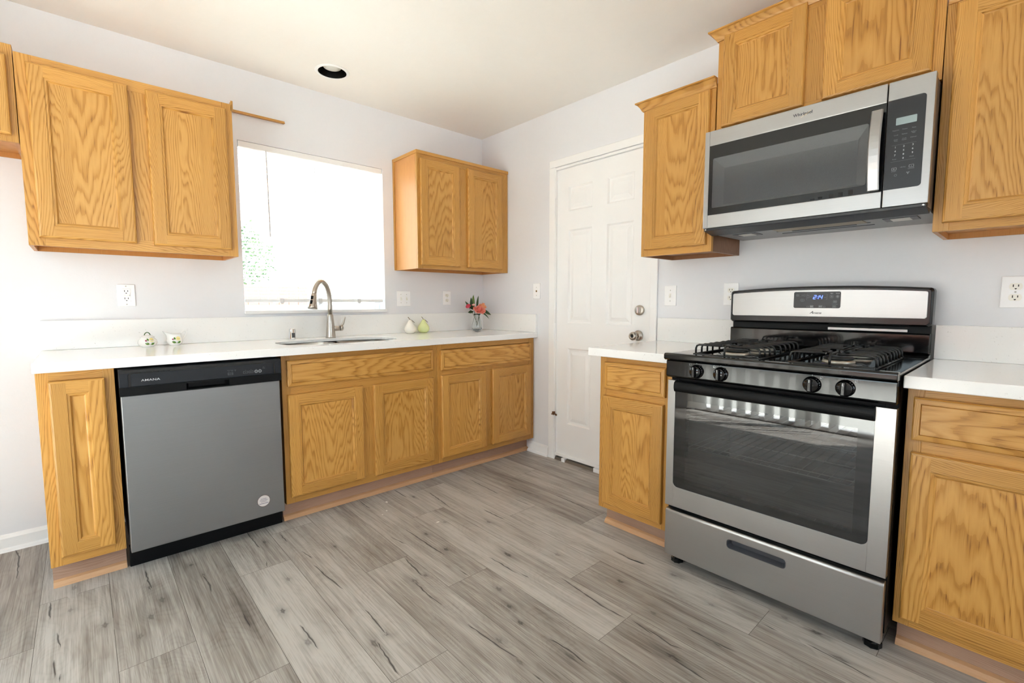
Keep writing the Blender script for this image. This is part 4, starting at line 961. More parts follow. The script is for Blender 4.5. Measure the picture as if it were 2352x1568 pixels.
# horizontal mini blind in the sink window
t = Thing('window_blind', 'white horizontal mini blind hanging in the sink window', 'blind', ((WX0 + WX1) / 2, .03, WZ1))
mb = MB(); mb.box(WX0 + .004, WX1 - .004, .004, .010, WZ1 - .033, WZ1 - .001); mb.box(WX0 + .006, WX1 - .006, .010, .048, WZ1 - .034, WZ1 - .004); t.part('headrail', mb, VINYL, bevel=.002)
mb = MB(); z = WZ1 - .045; ns = 0
while z > 1.168 and ns < 60:
    L = []
    for x in (WX0 + .008, WX1 - .008): L.append([(x, .030 + (u / 4 - .5) * .024, z + .0025 * (1 - (u / 2 - 1) ** 2) - (u / 4 - .5) * .005) for u in range(5)])
    mb.loft(L, False, False, True, closed=False); z -= .0205; ns += 1
mb.fixn = False; t.part('slats', mb, SLAT)
mb = MB(); mb.box(WX0 + .008, WX1 - .008, .016, .046, 1.138, 1.160); t.part('bottom_rail', mb, VINYL, bevel=.005)
mb = MB()
for x in (-1.58, -1.345, -1.08): mb.box(x - .012, x + .012, .013, .015, 1.134, 1.163); mb.box(x - .008, x + .008, .011, .016, 1.128, 1.142)
t.part('hold_down_clip', mb, simple('clear plastic clip', lin(226, 226, 226), .2))
mb = MB()
for x in (-1.70, -1.345, -.955):
    for y in (.017, .043): mb.tube([(x, y, 1.16), (x, y, WZ1 - .034)], .0007, 5)
t.part('ladder_cord', mb, VINYL)
mb = MB(); mb.tube([(-1.640, .000, WZ1 - .040), (-1.640, -.002, 2.0), (-1.636, -.004, 1.53)], .0038, 6); mb.tube([(-1.640, .006, WZ1 - .030), (-1.640, .000, WZ1 - .040)], .002, 6); t.part('wand', mb, simple('pale grey tilt wand', lin(226, 226, 230), .3))

# ------------------------------------------------------------------ dishwasher
def dishwasher():
    x0, x1 = -2.410, -1.788; yf = -.6435
    t = Thing('dishwasher', 'stainless steel dishwasher with black control strip under the left countertop', 'dishwasher', ((x0 + x1) / 2, -.3, 0))
    mb = MB(); mb.box(x0 + .008, x1 - .008, -.575, -.02, .095, .868); t.part('tub_body', mb, BLACK_SAT)
    mb = MB(); mb.box(x0 + .003, x1 - .003, -.560, -.545, .0, .095); mb.box(x0 + .003, x1 - .003, -.590, -.560, .078, .094); t.part('toe_panel', mb, BLACK_SAT, bevel=.002)
    mb = MB(); mb.box(x0 + .006, x1 - .012, yf, -.578, .094, .756); t.part('door_panel', mb, STEEL_DW, bevel=.003)
    mb = MB(); pz0, pz1, px0, px1 = .760, .786, -2.181, -2.017   # pocket handle
    a, b = x0 + .003, x1 - .006
    # lower black strip around the pocket
    for q in ((a, px0, .757, .793), (px1, b, .757, .793), (px0, px1, .757, pz0), (px0, px1, pz1, .793)): mb.box(q[0], q[1], yf - .006, -.578, q[2], q[3])
    t.part('handle_strip', mb, BLACK_SAT)
    mb = MB(); R0 = (px0, px1, pz0, pz1); mb.ring(R0, yf - .006, (px0 + .012, px1 - .012, pz0 + .004, pz1), yf + .030); mb.rect((px0 + .012, px1 - .012, pz0 + .004, pz1), yf + .030); t.part('handle_recess', mb, BLACK_SAT)
    mb = MB(); ys = yf - .010
    mb.extr([(-.578, .7935), (ys, .7935), (ys - .001, .850), (ys + .006, .862), (ys + .022, .866), (-.578, .866)], 'x', a, b); cp = t.part('control_panel', mb, NAVY, bevel=.002)
    mb = MB()     # recessed dark channel framing the fascia
    y = ys - .0016
    def strip(poly): mb.face([(x, y, z) for x, z in poly], None, BLACK_GL)
    strip([(-2.378, .7945), (-2.369, .7945), (-2.369, .842), (-2.362, .847), (-2.362, .853), (-2.372, .850), (-2.378, .842)])
    strip([(-2.362, .847), (-1.832, .847), (-1.832, .853), (-2.362, .853)])
    strip([(-1.832, .853), (-1.832, .847), (-1.828, .845), (-1.828, .795), (-1.822, .795), (-1.822, .848), (-1.826, .852)])
    mb.fixn = False; t.part('fascia_groove', mb, None, cp)
    mb = MB()
    for i in range(5): mb.box(-2.336 + i * .0205, -2.319 + i * .0205, y - .0006, y + .002, .8465, .8525)
    t.part('vent', mb, HOLE, cp)
    mb = MB(); text_polys(mb, 'AMANA', -2.336, .8135, .0088, ys - .0008, squeeze=1.42, bold=.003); t.part('lettering', mb, MARK, cp, label='white AMANA lettering')
    mb = MB(); yy = ys - .0012
    bar_outline(mb, rrect(-2.022, -2.002, .806, .818, .002), .0009, yy, MARK_DIM); text_polys(mb, 'Heated Dry', -2.012, .8105, .003, ys - .0008, MARK_DIM, ax='c')
    for q, w in ((-2.018, 'Normal'), (-2.005, 'Heavy'), (-1.992, 'Light')): text_polys(mb, w, q, .8265, .0026, ys - .0008, MARK_DIM, ax='c'); mb.prism(disc2d(q, .823, .0008, 8), yy, yy + .0005, MARK_DIM)
    for xx, w in ((-1.950, '4 hr'), (-1.927, 'Start')):
        bar_outline(mb, rrect(xx - .0095, xx + .0095, .807, .818, .002), .0009, yy, MARK_DIM); text_polys(mb, w, xx, .811, .0032, ys - .0008, MARK_DIM, ax='c'); mb.prism(disc2d(xx, .8225, .0008, 8), yy, yy + .0005, MARK_DIM)
    for xx in (-1.905, -1.8885):
        bar_outline(mb, disc2d(xx, .813, .0072, 22), .0012, yy, MARK); bar_outline(mb, disc2d(xx, .813, .0045, 16), .0018, yy, MARK_DIM); mb.prism(disc2d(xx, .8235, .0008, 8), yy, yy + .0005, MARK_DIM)
    for zz, w in ((.829, 'Start'), (.8235, 'Cancel')): text_polys(mb, w, -1.872, zz, .0028, ys - .0008, MARK_DIM, ax='c')
    mb.fixn = False; t.part('printed_markings', mb, None, cp)
    mb = MB(); c = (-1.895, .173)
    mb.prism(disc2d(*c, .0285, 40), yf - .0006, yf - .0001, STICKRIM); mb.prism(disc2d(*c, .0270, 40), yf - .0008, yf - .0005, STICK)
    ln = [(.0105, .0125, .0023), (.0035, .0175, .0023), (-.0035, .0125, .0023), (-.0125, .0205, .0030)]
    for dz, hw, hh in ln:
        x = -hw
        while x < hw:
            w = random.uniform(.0016, .0024); mb.box(c[0] + x, c[0] + min(x + w, hw), yf - .00095, yf - .0007, c[1] + dz - hh / 2 * random.uniform(.7, 1), c[1] + dz + hh / 2, mat=STICKINK); x += w + .0006
    t.part('sticker', mb, None, label='round whitish service sticker with small dark print')
dishwasher()

# ------------------------------------------------------------------ range
def cooker():
    a, b = 2.0945, 2.8555; yb = -.030
    t = Thing('gas_range', 'stainless and black gas range with oven between the two right-hand countertops', 'range', (2.475, -.35, 0), 'R')
    # body shell with hollow oven
    mb = MB(); fy = -.652
    mb.box(a, a + .035, fy, yb, .075, .90); mb.box(b - .035, b, fy, yb, .075, .90); mb.box(a + .035, b - .035, fy, yb, .075, .33); mb.box(a + .035, b - .035, fy, yb, .775, .90); mb.box(a + .035, b - .035, -.16, yb, .33, .775)
    t.part('body', mb, BLACK_SAT, bevel=.002)
    mb = MB(); R0 = (a + .036, b - .036, .331, .774); mb.ring(R0, fy + .002, (a + .05, b - .05, .345, .765), -.162); mb.rect((a + .05, b - .05, .345, .765), -.162); t.part('oven_liner', mb, simple('grey oven enamel', lin(58, 58, 61), .4))
    for z in (.515, .635):
        mb = MB()
        for y in (-.600, -.38, -.18): mb.tube([(a + .045, y, z), (b - .045, y, z)], .0026, 8)
        for i in range(21):
            x = a + .06 + i * (b - a - .12) / 20; mb.tube([(x, -.600, z + .003), (x, -.18, z + .003)], .0014, 6)
        mb.tube([(a + .045, -.603, z + .018), (b - .045, -.603, z + .018)], .0024, 8)
        t.part('oven_rack', mb, RACK)
    # feet
    for x, y in ((2.125, -.618), (2.822, -.618), (2.125, -.10), (2.822, -.10)):
        mb = MB(); mb.lathe([(.010, .030), (.010, .076)], (x, y, 0), 'z', 12); L = []
        n = 24
        for r, z in ((.021, .0005), (.0245, .004), (.0245, .020), (.020, .026), (.010, .030)): L.append([(x + (r + (.0022 if i % 3 == 0 else 0) * (r > .02)) * math.cos(2 * PI * i / n), y + (r + (.0022 if i % 3 == 0 else 0) * (r > .02)) * math.sin(2 * PI * i / n), z) for i in range(n)])
        mb.loft(L, smooth=False); t.part('foot', mb, BLACK_GL)
    # storage drawer
    mb = MB(); d0, d1, z0, z1 = a + .003, b - .003, .052, .255; yf = -.6835; hx0, hx1, hz0, hz1 = 2.364, 2.571, .182, .215
    hole = rrect(hx0, hx1, hz0, hz1, .012, 4); n = len(hole); cxh, czh = (hx0 + hx1) / 2, (hz0 + hz1) / 2
    sq = square_proj(cxh, czh, cxh - .16, cxh + .16, z0, z1 - .012, hole)
    for c in ((cxh - .16, z0), (cxh + .16, z0), (cxh + .16, z1 - .012), (cxh - .16, z1 - .012)):
        i = min(range(n), key=lambda q: math.dist(sq[q], c)); sq[i] = c
    bul = lambda z: yf - .004 * math.sin(PI * min(max((z - z0) / (z1 - z0), 0), 1)) * 0
    for i in range(n):
        j = (i + 1) % n; mb.face([(hole[i][0], yf, hole[i][1]), (hole[j][0], yf, hole[j][1]), (sq[j][0], yf, sq[j][1]), (sq[i][0], yf, sq[i][1])])
    for p, q in ((d0, cxh - .16), (cxh + .16, d1)): mb.face([(p, yf, z0), (q, yf, z0), (q, yf, z1 - .012), (p, yf, z1 - .012)])
    xs = [d0, cxh - .16, cxh + .16, d1]; prof = [(yf, z1 - .012), (yf + .0015, z1 - .006), (yf + .005, z1 - .002), (yf + .012, z1), (-.654, z1), (-.654, z0), (yf, z0)]
    for p, q in zip(xs, xs[1:]):
        for (ya, za), (yb_, zb_) in zip(prof, prof[1:]): mb.face([(p, ya, za), (q, ya, za), (q, yb_, zb_), (p, yb_, zb_)], None, None, za > z1 - .013 and zb_ > z1 - .013)
    for x in (d0, d1): mb.face([(x, y, z) for y, z in prof])
    bmesh.ops.remove_doubles(mb.bm, verts=mb.bm.verts, dist=1e-5)
    dr = t.part('drawer', mb, STEEL, bevel=.003)
    mb = MB(); inn = rrect(hx0 + .008, hx1 - .008, hz0 + .007, hz1 - .003, .009, 4)
    mb.loft([[(x, yf - .0012, z) for x, z in rrect(hx0 - .002, hx1 + .002, hz0 - .002, hz1 + .002, .013, 4)], [(x, yf - .0012, z) for x, z in hole], [(x, yf + .024, z) for x, z in inn]], False, True, False); t.part('handle_recess', mb, simple('grey recess plastic', lin(70, 72, 78), .35), dr)
    # oven door
    z0, z1 = .272, .812; yf = -.6835; g0, g1, gz0 = 2.1285, 2.803, .358
    mb = MB(); y2 = -.656
    poly_g = rrect(g0, g1, gz0, z1, .022, 6, (1, 0, 0, 1))
    for p, q, r, s_ in ((a + .001, g0, z0, z1), (g1, b - .001, z0, z1), (g0, g1, z0, gz0)): mb.box(p, q, yf, y2, r, s_)
    # rounded lower corners of the glass opening
    for cx, sx_ in ((g0, 1), (g1, -1)):
        fan = [(cx, gz0)] + [(cx + sx_ * (.022 - .022 * math.sin(PI / 2 * i / 6)), gz0 + .022 - .022 * math.cos(PI / 2 * i / 6)) for i in range(7)]
        mb.loft([[(x, yf, z) for x, z in fan], [(x, yf + .006, z) for x, z in fan]], smooth=False)
    dn = t.part('oven_door', mb, STEEL, bevel=.0035)
    mb = MB(); w0, w1, wz0, wz1 = 2.178, 2.760, .388, .735; yg = yf + .0015
    for p, q, r, s_ in ((g0 + .0005, w0, gz0 + .0005, z1), (w1, g1 - .0005, gz0 + .0005, z1), (w0, w1, gz0 + .0005, wz0), (w0, w1, wz1, z1)): mb.box(p, q, yg, y2 + .001, r, s_)
    t.part('glass_border', mb, OVENBORDER, dn)
    mb = MB(); mb.box(w0, w1, yg, yg + .004, wz0, wz1); t.part('window_glass', mb, OVENGLASS, dn)
    mb = MB(); sec = []
    for i in range(13):
        th = PI * i / 12; sec.append((yf - .001 - .016 * math.sin(th) ** .7, .789 + .0225 * math.cos(th)))
    mb.extr(sec, 'x', g0 + .001, g1 - .001, smooth=False); t.part('handle', mb, BLACK_SAT, dn, label='black full-width door handle bar')
    # control panel with knobs
    mb = MB(); mb.extr([(-.640, .826), (-.692, .826), (-.7005, .833), (-.7005, .895), (-.697, .899), (-.640, .899)], 'x', a, b); cp = t.part('control_panel', mb, BLACK_EN, bevel=.003)
    kz = .862
    for x in (2.227, 2.323, 2.630, 2.724):
        mb = MB(); y = -.7005; mb.lathe([(.0275, -.0004), (.0275, -.003), (.0255, -.006), (.0235, -.008), (.0225, -.017), (.021, -.019), (.0002, -.019)], (x, y, kz), 'y', 36)
        kb = t.part('knob', mb, BLACK_EN)
        mb = MB(); mb.box(x - .0065, x + .0065, y - .034, y - .018, kz - .0215, kz + .0215); t.part('grip', mb, BLACK_GL, kb, bevel=.003)
        mb = MB(); mb.box(x - .0008, x + .0008, y - .0345, y - .0338, kz + .010, kz + .020); mb.box(x - .001, x + .001, y - .0012, y - .0002, kz + .030, kz + .033)
        for d_ in (-.6, -.9, -1.2, -1.5): mb.box(x - .0245 * math.sin(d_) - .0006, x - .0245 * math.sin(d_) + .0006, y - .0075, y - .0055, kz + .0245 * math.cos(d_) - .0006, kz + .0245 * math.cos(d_) + .0006)
        t.part('pointer_mark', mb, MARK, kb)
    mb = MB()
    for x in (2.200, 2.297, 2.657, 2.752):
        bar_outline(mb, rrect(x - .004, x + .004, kz + .022, kz + .030, .001, 2), .0008, -.7009, MARK)
        mb.prism(disc2d(x - .0015, kz + .0245, .0014, 8), -.7010, -.7006, MARK)
    mb.fixn = False; t.part('burner_symbols', mb, None, cp)
    # cooktop
    mb = MB(); prof = [(-.655, .9005), (-.713, .9005), (-.7205, .906), (-.7205, .922), (-.715, .928), (-.700, .9295), (-.690, .928), (-.672, .9245), (-.12, .9245), (-.105, .930), (-.060, .935), (-.060, .9005)]
    mb.extr(prof, 'x', a - .0015, b + .0015, smooth=False); ck = t.part('cooktop', mb, BLACK_EN, bevel=.002)
    for cs in (2.320, 2.668):
        for cy in (-.555, -.285):
            mb = MB(); mb.lathe([(.048, 0), (.050, .006), (.046, .013), (.040, .014)], (cs, cy, .9245), 'z', 36); bn = t.part('burner', mb, ALUM)
            mb = MB(); mb.lathe([(.042, .0145), (.044, .018), (.042, .024), (.036, .026), (.0002, .0265)], (cs, cy, .9245), 'z', 36); t.part('burner_cap', mb, IRON, bn)
            mb = MB(); mb.lathe([(.075, .0004), (.070, .0025), (.052, .0035)], (cs, cy, .9245), 'z', 36, cap=False); t.part('drip_ring', mb, BLACK_EN, bn)
    def grate(c):
        mb = MB(); z0, zt = .9285, .966; r = .0040; hw = .123; y0, y1 = -.672, -.200
        def wire(pts): mb.tube(pts, r, 8)
        # base perimeter
        wire([(c - hw, y0, z0), (c + hw, y0, z0)]); wire([(c - hw, y1, z0), (c + hw, y1, z0)]); wire([(c - hw, y0, z0), (c - hw, y1, z0)]); wire([(c + hw, y0, z0), (c + hw, y1, z0)])
        def finger(p0, dirx, diry, L):   # rises from the perimeter, bends over and runs inward
            x, y = p0; wire([(x, y, z0), (x, y, zt - .014), (x + dirx * .004, y + diry * .004, zt - .004), (x + dirx * .014, y + diry * .014, zt), (x + dirx * L, y + diry * L, zt)])
        ys = [-.655, -.605, -.555, -.505, -.440, -.385, -.335, -.285, -.235, -.215]
        for y in ys[:9]:
            near = min(abs(y + .555), abs(y + .285)); L = hw - .022 if near < .02 else (hw - .040 if near < .06 else hw - .018)
            finger((c - hw, y), 1, 0, L); finger((c + hw, y), -1, 0, L)
        finger((c, y0), 0, 1, .095); finger((c, y1), 0, -1, .075)
        wire([(c, -.535, zt), (c, -.305, zt)]); 
        for dx in (-1, 1):
            wire([(c + dx * .018, -.655, zt), (c + dx * .018, -.590, zt)]); wire([(c + dx * .018, -.505, zt), (c + dx * .018, -.335, zt)]); wire([(c + dx * .018, -.252, zt), (c + dx * .018, -.215, zt)])
        t.part('grate', mb, IRON)
    grate(2.322); grate(2.670)
    # backguard: low riser, dark slot, bulging arched panel
    mb = MB(); mb.extr([(-.030, .9355), (-.088, .9355), (-.0905, .940), (-.0905, 1.010), (-.086, 1.0145), (-.030, 1.0145)], 'x', a + .002, b - .002); t.part('backguard_riser', mb, BLACK_EN, bevel=.002)
    mb = MB(); mb.box(a + .004, b - .004, -.066, -.030, 1.0145, 1.045); mb.box(2.2, 2.51, -.072, -.066, 1.02, 1.032); t.part('vent_slot', mb, HOLE)
    mb = MB(); mb.box(2.512, 2.785, -.080, -.066, 1.0165, 1.029); t.part('vent_bar', mb, STEEL, bevel=.002, label='bare metal bar in the vent slot')
    def arch(x, top, drop): u = (x - (a + b) / 2) / ((b - a) / 2); return top - drop * u * u
    def arch_poly(x0, x1, zb, top, drop, rc, n=24):
        pts = [(x0 + rc, zb), (x1 - rc, zb), (x1, zb + rc)]
        zt1 = arch(x1, top, drop); pts += [(x1, zt1 - rc), (x1 - rc * .3, zt1 - rc * .3), (x1 - rc, arch(x1 - rc, top, drop))]
        for i in range(1, n): x = x1 - rc - (x1 - x0 - 2 * rc) * i / n; pts.append((x, arch(x, top, drop)))
        zt0 = arch(x0, top, drop); pts += [(x0 + rc, arch(x0 + rc, top, drop)), (x0 + rc * .3, zt0 - rc * .3), (x0, zt0 - rc), (x0, zb + rc)]
        return pts
    mb = MB(); P0 = arch_poly(a - .002, b + .002, 1.042, 1.208, .016, .010); P1 = arch_poly(a + .004, b - .004, 1.047, 1.202, .016, .010)
    mb.loft([[(x, -.030, z) for x, z in P0], [(x, -.086, z) for x, z in P0], [(x, -.096, z) for x, z in P1]], smooth=False); bk = t.part('backguard', mb, BLACK_GL, bevel=.002)
    mb = MB(); P2 = arch_poly(a + .012, b - .014, 1.073, 1.192, .014, .006); mb.loft([[(x, -.0961, z) for x, z in P2], [(x, -.0985, z) for x, z in P2]], smooth=False); sp = t.part('steel_fascia', mb, STEEL, bk, bevel=.001)
    mb = MB(); yp = -.0995; PD = rrect(2.379, 2.559, 1.111, 1.183, .007, 5); mb.prism(PD, yp, -.0985); t.part('clock_panel', mb, CHAR, bk)
    mb = MB(); y = yp - .0004
    def bar7(x0, z0, x1, z1, w=.0011):
        mb.face([(p[0], y, p[1]) for p in stroke2d(x0, z0, x1, z1, w)])
    def digit(ch, x, z, w=.0085, h=.0155, sh=.22):
        S = lambda px, pz: (x + px * w + sh * pz * h, z + pz * h)
        seg = {'a': ((0, 1), (1, 1)), 'b': ((1, 1), (1, .5)), 'c': ((1, .5), (1, 0)), 'd': ((0, 0), (1, 0)), 'e': ((0, .5), (0, 0)), 'f': ((0, 1), (0, .5)), 'g': ((0, .5), (1, .5))}
        for k_ in {'2': 'abged', '1': 'bc', '4': 'fgbc'}[ch]:
            p, q = seg[k_]; (xa, za), (xb, zb) = S(*p), S(*q); bar7(xa, za, xb, zb)
    digit('2', 2.456, 1.1515); digit('1', 2.4670, 1.1515); digit('4', 2.4800, 1.1515)
    for dz in (.0035, .011): mb.prism(disc2d(2.4705 + dz * .22, 1.1515 + dz, .0012, 8), y, y + .0002)
    mb.fixn = False; t.part('clock_digits', mb, LED, bk, label='blue lit clock reading 2:14')
    mb = MB(); yk = yp - .0006
    for x, z in ((2.4515, 1.1185), (2.4850, 1.1185), (2.5385, 1.1390), (2.5370, 1.1185)): mb.prism(rrect(x - .0075, x + .0075, z - .0055, z + .0055, .002, 3), yk, yp + .0001)
    t.part('button', mb, KEY, bk)
    mb = MB(); ym = yp - .0003
    bar_outline(mb, rrect(2.4305, 2.5085, 1.1475, 1.1735, .003, 3), .0006, ym, MARK_DIM); bar_outline(mb, rrect(2.389, 2.424, 1.1625, 1.174, .003, 3), .0005, ym, MARK_DIM); bar_outline(mb, [(2.4135 + .0085 * math.cos(i * PI / 9), 1.146 + .0065 * math.sin(i * PI / 9)) for i in range(18)], .0005, ym, MARK_DIM)
    for s, x, z, h, m_ in (('Oven', 2.3955, 1.169, .003, MARK_DIM), ('Light', 2.3955, 1.1645, .003, MARK_DIM), ('Clock', 2.4150, 1.1665, .003, MARK_DIM), ('Keep', 2.4135, 1.147, .0026, MARK_DIM), ('Warm', 2.4135, 1.1425, .0026, MARK_DIM), ('Bake', 2.4375, 1.1645, .003, MARK_DIM), ('Broil', 2.4375, 1.155, .003, MARK_DIM), ('Timer', 2.5010, 1.1555, .003, MARK_DIM),
                           ('Start', 2.5260, 1.1735, .0036, MARK), ('Cancel', 2.5475, 1.1735, .0036, MARK), ('Temp/Time', 2.5380, 1.1275, .0032, MARK_DIM), ('Bake', 2.4515, 1.117, .0034, MARK), ('Broil', 2.4850, 1.117, .0034, MARK), ('^', 2.5385, 1.136, .005, MARK), ('v', 2.5370, 1.117, .004, MARK)):
        text_polys(mb, s, x, z, h, yk - .0001, m_, ax='c')
    bar_outline(mb, disc2d(2.5255, 1.1615, .0068, 20), .0006, ym, MARK_DIM); bar_outline(mb, disc2d(2.5475, 1.1615, .0068, 20), .0006, ym, MARK_DIM); bar_outline(mb, [(2.5235, 1.1645), (2.5235, 1.1585), (2.5290, 1.1615)], .0008, ym, MARK); bar_outline(mb, [(2.5475 + .0038 * c, 1.1615 + .0038 * s_) for c, s_ in ((1, 0), (0, 1), (-1, 0), (0, -1))], .001, ym, MARK)
    for x in (2.4365, 2.4995): bar_outline(mb, rrect(x - .004, x + .004, 1.1145, 1.1205, .001, 2), .0008, ym, MARK_DIM)
    mb.fixn = False; t.part('printed_markings', mb, None, bk)
    mb = MB(); text_polys(mb, 'A', 2.4440, 1.0865, .0115, -.0986, shear=.45, bold=.02, squeeze=1.15); text_polys(mb, 'mana', 2.4565, 1.0865, .0080, -.0986, shear=.45, bold=.02, squeeze=1.35); t.part('lettering', mb, INK, bk, label='black slanted Amana lettering')
cooker()

# ------------------------------------------------------------------ microwave
def microwave():
    a, b = 2.1005, 2.8615; yf = -.4314; z0, z1 = 1.463, 1.8775; sp = 2.7385
    t = Thing('microwave', 'stainless over-the-range microwave with black glass door above the gas range', 'microwave', (2.48, -.2, 1.45), 'R')
    mb = MB(); mb.box(a + .003, b - .003, -.399, -.003, 1.4535, 1.876); t.part('body', mb, simple('brown grey cabinet steel', lin(92, 80, 72), .45, .3), bevel=.002)
    # door
    mb = MB(); g0, g1, gz0, gz1 = 2.1215, sp - .0015, 1.5195, 1.8145
    for p, q, r, s_ in ((a, g0, z0, z1), (g0, g1, z0, gz0), (g0, g1, gz1, z1)): mb.box(p, q, yf, -.4, r, s_)
    dn = t.part('door', mb, STEEL, bevel=.002)
    mb = MB(); yg = yf + .0008; w0, w1, wz0, wz1 = 2.136, 2.690, 1.5485, 1.7605
    poly = rrect(g0, g1, gz0, gz1, .012, 5, (0, 0, 1, 1)); hole = rrect(w0, w1, wz0, wz1, .008, 5); n = len(hole)
    # black glass border as a ring between rounded outlines
    cx, cz = (w0 + w1) / 2, (wz0 + wz1) / 2; sq = square_proj(cx, cz, g0, g1, gz0, gz1, hole)
    for c in ((g0, gz0), (g1, gz0), (g1, gz1), (g0, gz1)):
        i = min(range(n), key=lambda q: math.dist(sq[q], c)); sq[i] = c
    for i in range(n):
        j = (i + 1) % n; mb.face([(hole[i][0], yg, hole[i][1]), (hole[j][0], yg, hole[j][1]), (sq[j][0], yg, sq[j][1]), (sq[i][0], yg, sq[i][1])])
        mb.face([(hole[i][0], yg, hole[i][1]), (hole[j][0], yg, hole[j][1]), (hole[j][0], yg + .03, hole[j][1]), (hole[i][0], yg + .03, hole[i][1])])
    t.part('glass_border', mb, BLACK_GL, dn)
    mb = MB(); mb.prism(hole, yg + .0003, yg + .0024); t.part('window_glass', mb, MWGLASS, dn)
    mb = MB(); R1 = (w0 - .002, w1 + .002, wz0 - .002, wz1 + .002); m0, m1, mz0, mz1 = 2.1795, 2.657, 1.5605, 1.7165; mb.ring(R1, yg + .004, (m0, m1, mz0, mz1), yg + .022); mb.rect((m0, m1, mz0, mz1), yg + .022, None, None); mb.mats = [simple('grey inner frame', lin(128, 130, 132), .4), MWMESH]
    mb.bm.faces.ensure_lookup_table(); mb.bm.faces[-1].material_index = 1; t.part('screen', mb, None, dn)
    # curved bar handle
    mb = MB(); L = []
    for i in range(13):
        u = i / 12; z = 1.522 + (1.790 - 1.522) * u; bow = .020 + .022 * math.sin(PI * u); x0_, x1_ = 2.698, 2.7335
        L.append([(x0_, yf - bow, z), (x0_ + .004, yf - bow - .006, z), (x1_ - .004, yf - bow - .006, z), (x1_, yf - bow, z), (x1_ - .002, yf - bow + .004, z), (x0_ + .002, yf - bow + .004, z)])
    mb.loft(L, smooth=False)
    for z in (1.524, 1.770): mb.box(2.706, 2.728, yf - .024, yf + .0005, z, z + .018)
    t.part('handle', mb, STEEL, dn, bevel=.001, label='curved stainless bar handle')
    mb = MB(); text_polys(mb, 'Whirlpool', 2.4475, 1.8455, .0110, yf - .0002, squeeze=1.0, bold=.005); lg = t.part('lettering', mb, simple('dark chrome letters', lin(70, 72, 80), .2, .8), dn, label='dark Whirlpool lettering')
    mb = MB(); pts = [(2.474 + .034 * u, 1.8375 + .022 * u ** 1.6 + .002 * math.sin(u * 5)) for u in [i / 10 for i in range(11)]]
    for p, q in zip(pts, pts[1:]): mb.face([(w_[0], yf - .0012, w_[1]) for w_ in stroke2d(*p, *q, .0007)])
    mb.fixn = False; t.part('logo_swoosh', mb, simple('gold swoosh', lin(214, 200, 160), .3, .6), dn)
    mb = MB()
    for i, x in enumerate((2.52, 2.545, 2.58, 2.61, 2.64)): mb.box(x, x + .014, yg - .0003, yg + .0005, 1.5225, 1.5275 + .003 * i)
    t.part('vent_marks', mb, HOLE, dn)
    # control side
    mb = MB(); c0 = sp + .0015
    p0, p1, pz0, pz1 = c0 + .001, 2.8405, 1.5205, 1.8165
    mb.box(c0, b, yf, -.4, z0, z1); cpn = t.part('control_side', mb, STEEL, bevel=.002)
    mb = MB(); y = yf - .0008; mb.prism(rrect(p0, p1, pz0, pz1, .010, 5, (1, 1, 0, 0)), y, yf + .0002); t.part('key_panel', mb, CHAR, cpn)
    mb = MB(); mb.prism(rrect(2.765, 2.8195, 1.731, 1.7545, .002, 3), y - .0003, y + .0001); t.part('display', mb, LCD, cpn)
    mb = MB()
    for s, x, z, h in (('Popcorn', 2.766, 1.713, .0036), ('Potato', 2.790, 1.713, .0036), ('Pizza', 2.8135, 1.712, .0036), ('Cook', 2.7675, 1.697, .0036), ('Reheat', 2.790, 1.697, .0036), ('Soften/', 2.8135, 1.6995, .0034), ('Melt', 2.8135, 1.6955, .0034), ('Cook', 2.7675, 1.6825, .0034), ('Time', 2.7675, 1.678, .0034), ('Cook', 2.790, 1.6825, .0034), ('Power', 2.790, 1.678, .0034), ('Defrost', 2.8135, 1.6815, .0036), ('Timer', 2.7665, 1.618, .0034), ('Clock', 2.8120, 1.6195, .0034), ('+30 Sec', 2.7905, 1.5885, .0034), ('START', 2.7675, 1.5780, .0032), ('CANCEL', 2.8130, 1.5805, .0032)):
        text_polys(mb, s, x, z, h, y - .0001, MARK_DIM, ax='c')
    for s, x, z in (('1', 2.7675, 1.656), ('2', 2.790, 1.656), ('3', 2.8135, 1.656), ('4', 2.7675, 1.643), ('5', 2.790, 1.643), ('6', 2.8135, 1.643), ('7', 2.7675, 1.630), ('8', 2.790, 1.630), ('9', 2.8135, 1.630), ('0', 2.790, 1.617)): text_polys(mb, s, x, z, .0058, y - .0001, MARK, ax='c', bold=.01)
    for x, z in ((2.7675, 1.5875), (2.813, 1.590)): bar_outline(mb, rrect(x - .0062, x + .0062, z - .0042, z + .0042, .001, 2), .0007, y - .0004, MARK)
    bar_outline(mb, [(2.7655, 1.590), (2.7655, 1.585), (2.7700, 1.5875)], .0008, y - .0004, MARK); text_polys(mb, 'x', 2.813, 1.5885, .003, y - .0001, MARK, ax='c')
    bar_outline(mb, disc2d(2.7725, 1.5660, .0038, 8), .0007, y - .0004, MARK_DIM)
    for k_ in range(3):
        an = k_ * 2 * PI / 3 + .5; decal(mb, lambda u, v: (u, y - .0004, v), leaf2d(2.8050, 1.5690, .0052, .0014, an), MARK_DIM)
    for zz in (1.6655, 1.6115): mb.face([(2.757, y - .0003, zz), (2.822, y - .0003, zz), (2.822, y - .0003, zz + .0004), (2.757, y - .0003, zz + .0004)], None, MARK_DIM)
    mb.fixn = False; t.part('printed_markings', mb, None, cpn)
    # underside
    zb = 1.4525
    mb = MB(); mb.extr([(-.4275, 1.4625), (-.425, 1.452), (-.345, 1.438), (-.335, 1.4525), (-.395, 1.4625)], 'x', a + .004, b - .004); lip = t.part('vent_lip', mb, NAVY, bevel=.001)
    mb = MB()
    for x in (a + .012, b - .012): mb.lathe([(.004, 0), (.004, -.002), (.001, -.003)], (x, -.4262, 1.4575), 'y', 10)
